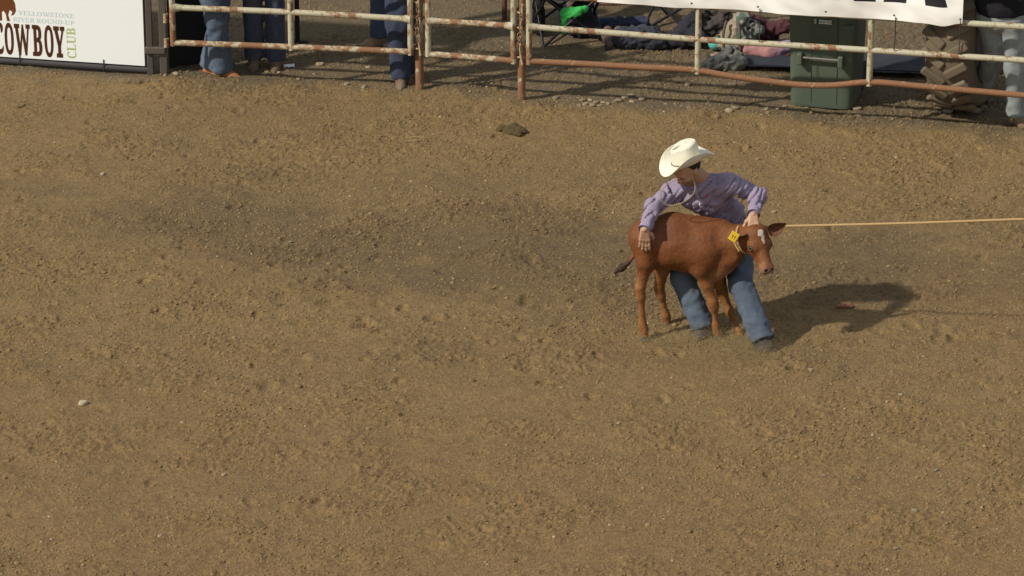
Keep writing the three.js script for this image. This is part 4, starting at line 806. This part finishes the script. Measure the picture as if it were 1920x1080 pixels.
{
  const t = thing('pigging_string', 'thin pale pigging string looped from the cowboy\'s mouth over his arm', 'rope');
  part('loop', tube([[1.275, 1.288, 1.000], [1.300, 1.215, 0.970], [1.297, 1.158, 0.980], [1.248, 1.108, 1.000], [1.183, 1.080, 1.020], [1.100, 1.076, 1.020], [1.057, 1.121, 1.020], [1.065, 1.178, 1.000], [1.118, 1.227, 0.980], [1.182, 1.260, 0.980]], 0.0036, 90, false, 8), new THREE.MeshStandardMaterial({ color: C([0.5, 0.44, 0.33]), map: strand, roughness: 0.85 }), t);
}

// ---------------------------------------------------------------- belongings on the ground behind the fence
const fabric = (rgb, v = 0.2) => (x, y, z) => { const k = 1 + v * fbm(x * 8, y * 8, z * 8, 3) + 0.1 * noise(x * 50, y * 50, z * 50); return rgb.map((q) => q * k); };
function heap(name, label, category, p, bones, colour, amp = 0.014, freq = 13, k = 0.05, group) {
  const t = thing(name, label, category, p, 0, group);
  part('fabric', solid(bones.map(([a, b, r, s]) => bone(a, b, r, s ?? r)), k, 0.011, colour, folds(amp * 1.5, freq * 1.2, freq * 1.5)), clothMat, t);
  return t;
}
function foldingChair(label, p, turn, rgb) {
  const t = thing('camp_chair', label, 'chair', p, turn), st = std([0.015, 0.015, 0.018], 0.4, { metalness: 0.3 });
  const fab = new THREE.MeshStandardMaterial({ color: C(rgb), roughness: 0.9, bumpMap: denimBump, bumpScale: 0.003, side: THREE.DoubleSide });
  const F = { fl: [-0.27, 0, 0.24], fr: [0.27, 0, 0.24], bl: [-0.27, 0, -0.24], br: [0.27, 0, -0.24], sfl: [-0.25, 0.43, 0.23], sfr: [0.25, 0.43, 0.23], sbl: [-0.24, 0.37, -0.2], sbr: [0.24, 0.37, -0.2] };
  for (const [a, b] of [['fl', 'sfr'], ['fr', 'sfl'], ['bl', 'sbr'], ['br', 'sbl'], ['fl', 'sbl'], ['fr', 'sbr'], ['bl', 'sfl'], ['br', 'sfr']]) part('leg', rodCapped(F[a], F[b], 0.0125, 8), st, t);
  for (const s of [-1, 1]) { part('back_post', rodCapped([s * 0.25, 0.36, -0.2], [s * 0.29, 0.92, -0.36], 0.012, 8), st, t); part('arm_post', rodCapped([s * 0.26, 0.4, 0.22], [s * 0.3, 0.64, 0.22], 0.011, 8), st, t); const arm = box(0.06, 0.012, 0.5, s * 0.3, 0.645, -0.03, 0.005); part('armrest', arm, fab, t); }
  const sheet = (fn) => { const g = new THREE.PlaneGeometry(1, 1, 16, 16), q = g.attributes.position; for (let i = 0; i < q.count; i++) { const r = fn(q.getX(i) * 2, q.getY(i) * 2); q.setXYZ(i, r[0], r[1], r[2]); } g.computeVertexNormals(); return g; };
  part('seat', sheet((u, v) => [u * 0.25, 0.405 + 0.03 * v - 0.05 * (1 - u * u), v * 0.22]), fab, t);
  part('backrest', sheet((u, v) => [u * (0.26 + 0.015 * v), 0.65 + v * 0.26, -0.275 - v * 0.075 - 0.05 * (1 - u * u)]), fab, t);
  return t;
}
foldingChair('black camp chair with a green cloth on it behind the right gate post', [0.473, 0.000, -5.625], 0.25, [0.018, 0.017, 0.02]);
foldingChair('black camp chair on crossed thin legs under the banner\'s left half', [1.486, 0.000, -5.792], 2.6, [0.02, 0.02, 0.024]);
heap('green_cloth', 'bright green cloth lying on the black camp chair', 'cloth', [0.505, 0.400, -5.094], [[[-0.05, 0.0, 0], [0.12, 0.03, 0.02], 0.035, 0.03], [[-0.06, -0.02, 0.05], [-0.06, -0.16, 0.09], 0.03, 0.015], [[0.0, -0.01, 0.05], [0.06, 0.01, 0.06], 0.03]], fabric([0.035, 0.36, 0.07]), 0.008, 20);
{
  const t = thing('drink_cup', 'pale plastic cup hanging beside the green cloth', 'cup', [0.434, 0.020, -5.904]);
  const g = new THREE.LatheGeometry([[0, 0], [0.032, 0], [0.045, 0.17], [0.043, 0.17], [0.03, 0.006], [0, 0.006]].map((q) => new THREE.Vector2(...q)), 24); part('cup', g, std([0.30, 0.26, 0.27], 0.4), t);
  part('rim', new THREE.TorusGeometry(0.044, 0.003, 6, 24).rotateX(Math.PI / 2).translate(0, 0.17, 0), std([0.4, 0.36, 0.36], 0.4), t);
}
heap('black_bag', 'tall narrow black bag standing just right of the right gate post', 'bag', [0.237, 0.000, -5.653], [[[0, 0.06, 0], [-0.01, 0.36, -0.05], 0.06, 0.045]], fabric([0.014, 0.013, 0.017]), 0.01, 12);
heap('black_bag', 'black backpack standing under the green cloth', 'bag', [0.612, 0.000, -5.625], [[[-0.05, 0.09, 0], [0.06, 0.09, 0], 0.09], [[-0.03, 0.1, 0], [0.03, 0.36, -0.05], 0.10, 0.075], [[0.08, 0.05, 0.03], [0.15, 0.04, 0.05], 0.04]], fabric([0.016, 0.015, 0.022]), 0.012, 12);
heap('dark_bag', 'black duffel bag on the ground left of the banner chair legs', 'bag', [1.103, 0.000, -5.295], [[[-0.14, 0.09, 0], [0.1, 0.09, 0], 0.1], [[-0.05, 0.17, 0], [0.05, 0.17, 0], 0.03], [[0.12, 0.06, 0.04], [0.2, 0.05, 0.06], 0.05, 0.03]], fabric([0.035, 0.038, 0.055]));
heap('dark_bag', 'low black bag in front of the crossed chair legs', 'bag', [1.472, 0.000, -5.322], [[[-0.12, 0.06, 0], [0.12, 0.08, 0], 0.075, 0.08], [[0, 0.1, -0.08], [0.1, 0.22, -0.1], 0.08, 0.07]], fabric([0.02, 0.02, 0.028]));
heap('dark_bag', 'long navy blue roll of bedding behind the mid rail, beside the black chair', 'bag', [0.931, 0.000, -5.764], [[[-0.2, 0.05, 0], [0.22, 0.05, -0.04], 0.06]], fabric([0.035, 0.045, 0.085]));
for (const [px, lab] of [[1140, 'scuffed pinkish brown boot left of the black duffel bag'], [1160, 'scuffed pinkish brown boot touching the black duffel bag']]) {
  const t = thing('boot', lab, 'boot', [0.876, 0.000, -5.404]);
  t.position.x += (px - 1150) / 215;
  part('upper', solid([bone([0, 0.045, 0], [0.0, 0.10, -0.05], 0.042, 0.045), bone([0, 0.045, 0], [0.02, 0.035, 0.13], 0.045, 0.034)], 0.03, 0.009, fabric([0.13, 0.085, 0.07], 0.5)), clothMat, t);
  part('sole', box(0.075, 0.02, 0.23, 0.008, 0.01, 0.05, 0.009), std([0.03, 0.025, 0.025], 0.8), t);
}
{
  const t = thing('teal_ball', 'teal rubber ball on the ground left of the sand coloured backpack', 'ball', [1.750, 0.000, -5.254]);
  const g = new THREE.SphereGeometry(0.062, 24, 16); g.scale(1, 0.92, 1); g.translate(0, 0.055, 0); part('skin', g, std([0.10, 0.42, 0.38], 0.6), t);
  part('valve', new THREE.SphereGeometry(0.008, 8, 6).translate(0.02, 0.09, 0.045), std([0.05, 0.2, 0.18]), t);
}
{
  const t = heap('backpack', 'sand coloured backpack with grey green camouflage top between the ball and the pink bag', 'backpack', [1.915, 0.000, -5.159], [[[-0.03, 0.10, 0], [0.03, 0.10, 0], 0.115], [[0, 0.16, -0.02], [0.06, 0.30, -0.05], 0.10, 0.075], [[0.09, 0.12, 0], [0.18, 0.20, -0.05], 0.06]],
    (x, y, z) => { const c = smooth(-0.02, 0.08, noise(x * 16, y * 16, z * 16)), k = 1 + 0.2 * noise(x * 40, y * 40, z * 40); return (x > 0.0 && y > 0.13 ? mix([0.10, 0.125, 0.105], [0.26, 0.26, 0.22], c) : mix([0.30, 0.245, 0.175], [0.24, 0.19, 0.13], c)).map((v) => v * k); }, 0.02, 14);
  for (const s of [-1, 1]) part('strap', tube([[s * 0.05 - 0.03, 0.30, 0.02], [s * 0.07 - 0.04, 0.22, 0.13], [s * 0.07 - 0.03, 0.08, 0.14]], 0.012, 20), std([0.09, 0.075, 0.06], 0.9), t);
}
{
  const t = heap('pink_bag', 'pink and lilac padded bag lying in front of the banner\'s shade, left of the bin', 'bag', [2.175, -0.000, -5.065], [[[-0.16, 0.075, 0.0], [0.02, 0.05, 0.02], 0.062, 0.066], [[0.02, 0.05, 0.02], [0.24, 0.10, -0.01], 0.066, 0.06], [[-0.18, 0.11, -0.01], [-0.16, 0.13, -0.03], 0.03]], (x, y, z) => { const k = 1 + 0.1 * noise(x * 20, y * 20, z * 20); return mix([0.42, 0.21, 0.205], [0.23, 0.18, 0.28], smooth(0.0, 0.22, x)).map((v) => v * k); }, 0.006, 12, 0.05);
  part('piping', tube([[-0.235, 0.12, 0.02], [-0.20, 0.03, 0.05], [-0.05, -0.0, 0.075], [0.1, 0.015, 0.075], [0.24, 0.06, 0.05]], 0.011, 40), std([0.10, 0.02, 0.025], 0.8), t);
}
heap('maroon_jacket', 'dark maroon jacket thrown over the back of the pink bag', 'jacket', [2.202, 0.000, -5.213], [[[-0.12, 0.1, -0.1], [0.17, 0.19, -0.12], 0.07, 0.06], [[0.0, 0.17, -0.14], [-0.1, 0.22, -0.14], 0.06]], fabric([0.075, 0.022, 0.026]), 0.018, 14);
heap('navy_jacket', 'crumpled navy jacket behind the camouflage backpack', 'jacket', [2.139, 0.000, -5.404], [[[-0.12, 0.08, 0], [0.10, 0.10, -0.02], 0.085, 0.07]], fabric([0.035, 0.042, 0.065]), 0.022, 15);
heap('brown_coat', 'dark brown coat heaped behind the pale upright, left of the backpack', 'coat', [1.731, 0.000, -5.459], [[[-0.08, 0.1, 0], [0.08, 0.16, 0], 0.09, 0.07], [[0.07, 0.14, -0.02], [0.11, 0.28, -0.04], 0.06, 0.05], [[-0.08, 0.1, -0.03], [-0.1, 0.26, -0.05], 0.06, 0.05]], fabric([0.055, 0.042, 0.04]), 0.02, 13);
heap('grey_jacket', 'grey crumpled jacket on the ground in front of the backpack', 'jacket', [1.823, 0.000, -4.771], [[[-0.13, 0.05, 0], [0.12, 0.06, 0.0], 0.062, 0.06], [[-0.05, 0.07, -0.03], [0.03, 0.16, -0.05], 0.06, 0.035], [[0.06, 0.06, 0], [0.09, 0.12, -0.02], 0.05, 0.03]], fabric([0.15, 0.15, 0.14], 0.3), 0.018, 17);
heap('tan_cloth', 'flattened tan cloth between the grey jacket and the pink bag', 'cloth', [1.918, 0.000, -5.038], [[[-0.12, 0.015, 0], [0.2, 0.018, 0.03], 0.028, 0.02], [[-0.2, 0.02, 0.02], [-0.12, 0.02, 0], 0.03]], fabric([0.28, 0.22, 0.16], 0.3), 0.01, 20);
{
  const t = thing('blue_mat', 'dark blue ground mat spread behind the green bin', 'mat', [2.732, 0.000, -4.917]);
  const g = new THREE.PlaneGeometry(1.75, 0.52, 60, 20); g.rotateX(-Math.PI / 2);
  const q = g.attributes.position; for (let i = 0; i < q.count; i++) q.setY(i, 0.035 + 0.02 * noise(q.getX(i) * 4, 2, q.getZ(i) * 5) + 0.008 * noise(q.getX(i) * 14, 5, q.getZ(i) * 16)); g.computeVertexNormals(); g.rotateY(-0.10);
  part('sheet', g, new THREE.MeshStandardMaterial({ color: C([0.022, 0.026, 0.037]), roughness: 0.95, side: THREE.DoubleSide }), t);
  part('hem', tube([[-0.86, 0.04, 0.17], [-0.4, 0.045, 0.22], [0.1, 0.04, 0.27], [0.5, 0.045, 0.31], [0.84, 0.04, 0.345]], 0.008, 50), std([0.03, 0.036, 0.05]), t);
}
{
  const t = thing('rusty_beam', 'long rusty steel beam lying on the ground at the very back', 'beam', [1.160, 0.000, -6.446], 0.03);
  part('web', box(1.9, 0.05, 0.03, 0.3, 0.05, 0), std([0.19, 0.10, 0.07], 0.9), t); part('flange', box(1.9, 0.012, 0.09, 0.3, 0.019, 0, 0.003), std([0.17, 0.09, 0.06], 0.9), t); part('flange', box(1.9, 0.012, 0.09, 0.3, 0.081, 0, 0.003), std([0.21, 0.11, 0.08], 0.9), t);
}
{
  const t = thing('rusty_stake', 'reddish rusty stake standing behind the narrow gate', 'stake', [-0.066, 0.000, -6.046]);
  part('pole', rodCapped([0, -0.1, 0], [0, 1.1, 0], 0.024), std([0.13, 0.055, 0.04], 0.9), t); part('cap', rodCapped([0, 1.1, 0], [0, 1.13, 0], 0.03), std([0.1, 0.05, 0.04], 0.9), t);
}

// ---------------------------------------------------------------- small things lying in the dirt
const stoneTone = [std([0.25, 0.195, 0.12], 0.95), std([0.30, 0.24, 0.155], 0.95), std([0.21, 0.16, 0.098], 0.95)];
const stoneGeo = [lump(1, 11, 2), lump(1, 12, 2), lump(1, 13, 2)];
const ORD = ['first', 'second', 'third', 'fourth', 'fifth', 'sixth', 'seventh', 'eighth', 'ninth', 'tenth', 'eleventh', 'twelfth', 'thirteenth', 'fourteenth', 'fifteenth', 'sixteenth'];
function stones(list, label, group, tone) {
  const across = (p) => p[0] / (camera.position.z - p[2] + 5);
  [...list].sort((a, b) => across(a[0]) - across(b[0])).forEach(([p, r], n) => {
    const k = Math.floor(rnd() * 3), m = new THREE.Mesh(stoneGeo[k], tone || stoneTone[Math.floor(rnd() * 3)]);
    m.name = numbered('stone'); m.position.set(p[0], groundY(p[0], p[2]) + r * 0.25, p[2]); m.scale.set(r * rr(0.9, 1.3), r * rr(0.7, 1), r * rr(0.8, 1.1)); m.rotation.y = rr(0, 6.28);
    m.castShadow = m.receiveShadow = true; m.userData = { label: label.replace('#', ORD[n]), category: 'stone' }; if (group) m.userData.group = group;
    scene.add(m);
  });
}
stones([[[0.558, 0.000, -3.851], .02], [[0.586, 0.000, -3.953], .026], [[0.615, 0.000, -3.864], .03], [[0.652, 0.000, -3.953], .022], [[0.668, 0.000, -3.826], .027], [[0.700, 0.000, -3.902], .024], [[0.730, 0.000, -3.813], .02], [[0.758, -0.000, -3.889], .018], [[0.797, 0.000, -3.851], .022], [[0.851, 0.000, -3.902], .02], [[0.887, 0.000, -3.940], .024], [[0.943, -0.000, -4.029], .026], [[0.993, 0.000, -4.093], .022], [[0.998, 0.000, -3.940], .018], [[1.085, -0.000, -4.029], .03]], '# pale stone from the left in the cluster under the long panel', 'stones in the cluster under the right panel');
stones([[[-1.238, 0.000, -4.208], .028], [[-1.389, 0.000, -4.325], .018], [[-1.800, 0.000, -4.468], .018], [[-1.979, 0.000, -4.625], .02], [[-1.636, -0.000, -4.837], .026], [[-1.366, 0.000, -4.917], .024], [[-1.225, 0.000, -4.784], .02], [[-2.231, 0.000, -4.917], .024], [[-2.078, 0.000, -4.625], .018], [[-2.930, 0.000, -4.533], .02], [[-2.840, -0.000, -4.546], .022]], '# stone from the left in the dirt under the left pipe panel', 'stones under the left pipe panel');
stones([[[1.482, 0.000, -4.390], .026], [[1.420, 0.000, -4.429], .018], [[1.854, 0.000, -4.390], .03], [[1.642, 0.000, -3.953], .02], [[1.795, 0.000, -3.725], .034], [[1.851, 0.000, -3.788], .026], [[2.107, 0.000, -3.776], .024], [[2.202, 0.000, -3.813], .022], [[2.267, 0.000, -3.864], .02], [[2.440, 0.000, -3.801], .026], [[2.861, 0.000, -3.813], .026], [[2.856, 0.000, -3.638], .022], [[3.609, 0.000, -3.738], .036], [[2.114, 0.000, -3.663], .018], [[0.364, 0.000, -4.004], .026]], '# stone from the left along the foot of the long bent panel', 'stones along the foot of the long panel');
stones([[[-2.991, 0.000, 2.085], .032]], 'cream coloured stone lying alone at the lower left of the arena', undefined, std([0.42, 0.35, 0.22], 0.9));
stones([[[-3.255, 0.000, -2.325], .022]], 'pale stone lying alone at the upper left of the arena, below the sponsor board');
stones([[[0.165, 0.000, 1.119], .012], [[0.349, 0.000, 1.824], .012], [[0.735, 0.000, 2.447], .012], [[-0.439, 0.000, -0.204], .012], [[2.119, 0.000, 1.549], .012], [[2.721, 0.000, 1.942], .013], [[2.656, 0.000, 3.782], .018], [[2.473, 0.000, 2.603], .012], [[2.098, 0.000, 3.212], .013], [[-1.936, 0.000, 3.212], .014], [[2.486, 0.000, 4.330], .016], [[2.859, 0.000, 3.129], .015], [[-2.294, 0.000, 4.137], .014], [[2.040, 0.000, -1.507], .018], [[-0.832, 0.000, 1.549], .012], [[-1.690, 0.000, -0.886], .014]], '# small pale pebble from the left in the open arena', 'pebbles in the open arena');
{
  const p = [-0.009, 0.000, -3.279], t = thing('manure_pile', 'dark olive brown manure pat on the dirt in front of the right gate post', 'manure', [p[0], groundY(p[0], p[2]), p[2]]);
  const bl = [[-0.07, -0.03, .035], [-0.1, 0.0, .025], [0, 0, .045], [0.05, 0.03, .04], [0.09, 0.04, .03], [0.02, -0.06, .04], [0.05, 0.1, .03], [0.0, 0.07, .03], [-0.03, 0.03, .035], [0.07, -0.02, .03]];
  part('pat', solid(bl.map(([x, z, r]) => bone([x, 0.0, z], [x + 0.012, 0.006, z + 0.01], r)), 0.02, 0.006, (x, y, z) => { const k = 1 + 0.4 * noise(x * 60, y * 60, z * 60); return [0.075 * k, 0.052 * k, 0.017 * k]; }, folds(0.008, 40, 40)), clothMat, t);
}
{
  const p = [-3.107, 0.000, -4.390], t = thing('manure_pile', 'flattened brown manure pat at the foot of the steel gate post', 'manure', [p[0], groundY(p[0], p[2]), p[2]]);
  part('pat', solid([[-0.16, 0, .025], [-0.08, 0.02, .03], [0, 0.01, .032], [0.09, 0.03, .028], [0.17, 0.02, .022]].map(([x, z, r]) => bone([x, -0.006, z], [x + 0.05, -0.004, z + 0.02], r)), 0.03, 0.007, (x, y, z) => { const k = 1 + 0.4 * noise(x * 60, y * 60, z * 60); return [0.13 * k, 0.092 * k, 0.045 * k]; }, folds(0.008, 30, 30)), clothMat, t);
}
heap('red_rag', 'small faded red rag lying in the dirt right of the cowboy', 'rag', [2.449, 0.000, 0.362], [[[-0.05, 0.006, 0], [0.05, 0.008, 0.01], 0.016, 0.014], [[0.02, 0.01, -0.03], [0.06, 0.006, -0.01], 0.012]], fabric([0.24, 0.095, 0.062]), 0.006, 34, 0.02);
heap('dark_scrap', 'small dark blue scrap of cloth at the foot of the right gate post', 'scrap', [0.173, 0.000, -3.927], [[[-0.06, 0.008, 0], [0.05, 0.01, 0.0], 0.014, 0.01], [[0.03, 0.01, 0], [0.07, 0.012, -0.02], 0.01]], fabric([0.05, 0.048, 0.07]), 0.006, 34, 0.02);
{
  const t = thing('paper_scrap', 'white scrap of paper under the left pipe panel', 'litter', [-1.895, 0.030, -4.767]);
  const g = new THREE.PlaneGeometry(0.09, 0.05, 8, 5).rotateX(-1.3), q = g.attributes.position; for (let i = 0; i < q.count; i++) q.setY(i, q.getY(i) + 0.012 * noise(q.getX(i) * 30, 1, q.getZ(i) * 30)); g.computeVertexNormals();
  part('sheet', g, std([0.75, 0.75, 0.78], 0.7, { side: THREE.DoubleSide }), t);
}
{
  const p = [-0.745, 0.000, -3.060], t = thing('straw_wisp', 'wisp of yellow straw lying left of the manure pat', 'straw', [p[0], groundY(p[0], p[2]), p[2]]);
  for (let i = 0; i < 6; i++) { const a = rr(-0.6, 0.4), x = rr(-0.09, 0.09), z = rr(-0.05, 0.05), l = rr(0.04, 0.08); part('stalk', rodCapped([x - l * Math.cos(a), 0.012, z - l * Math.sin(a)], [x + l * Math.cos(a), 0.016 + rr(0, 0.02), z + l * Math.sin(a)], 0.0022, 5), std([0.36, 0.28, 0.13], 0.8), t); }
}

// dust kicked up round the feet: fine grains hanging in the air
{
  const n = 38000, im = new THREE.InstancedMesh(new THREE.TetrahedronGeometry(1), std([0.34, 0.26, 0.13], 1), n), M4 = new THREE.Matrix4(), q = new THREE.Quaternion(), e = new THREE.Euler();
  const puffs = [[[1.420, 0.040, 1.076], 0.20, 0.055, 0.10, 0.34], [[1.699, 0.050, 1.241], 0.17, 0.06, 0.10, 0.3], [[1.524, 0.030, 1.319], 0.25, 0.04, 0.10, 0.22], [[1.056, 0.030, 1.054], 0.14, 0.035, 0.08, 0.14]];
  const gauss = () => (rnd() + rnd() + rnd() + rnd() - 2) * 1.0;
  for (let i = 0; i < n; i++) {
    let u = rnd(), k = 0; while (k < 3 && u > puffs[k][4]) u -= puffs[k++][4];
    const [p, sx, sy, sz] = puffs[k], s = rr(0.001, 0.002);
    M4.compose(new THREE.Vector3(p[0] + gauss() * sx * 1.6, 0.015 + Math.abs(gauss()) * sy * 2, p[2] + gauss() * sz * 1.6), q.setFromEuler(e.set(rr(0, 6), rr(0, 6), 0)), new THREE.Vector3(s, s, s));
    im.setMatrixAt(i, M4);
  }
  im.name = 'dust_cloud'; im.userData = { kind: 'stuff', label: 'thin tan dust kicked up around the feet of cowboy and calf', category: 'dust' };
  scene.add(im);
}

scene.traverse((o) => { if (o.isMesh) { o.castShadow = true; o.receiveShadow = true; } });
renderer.render(scene, camera);
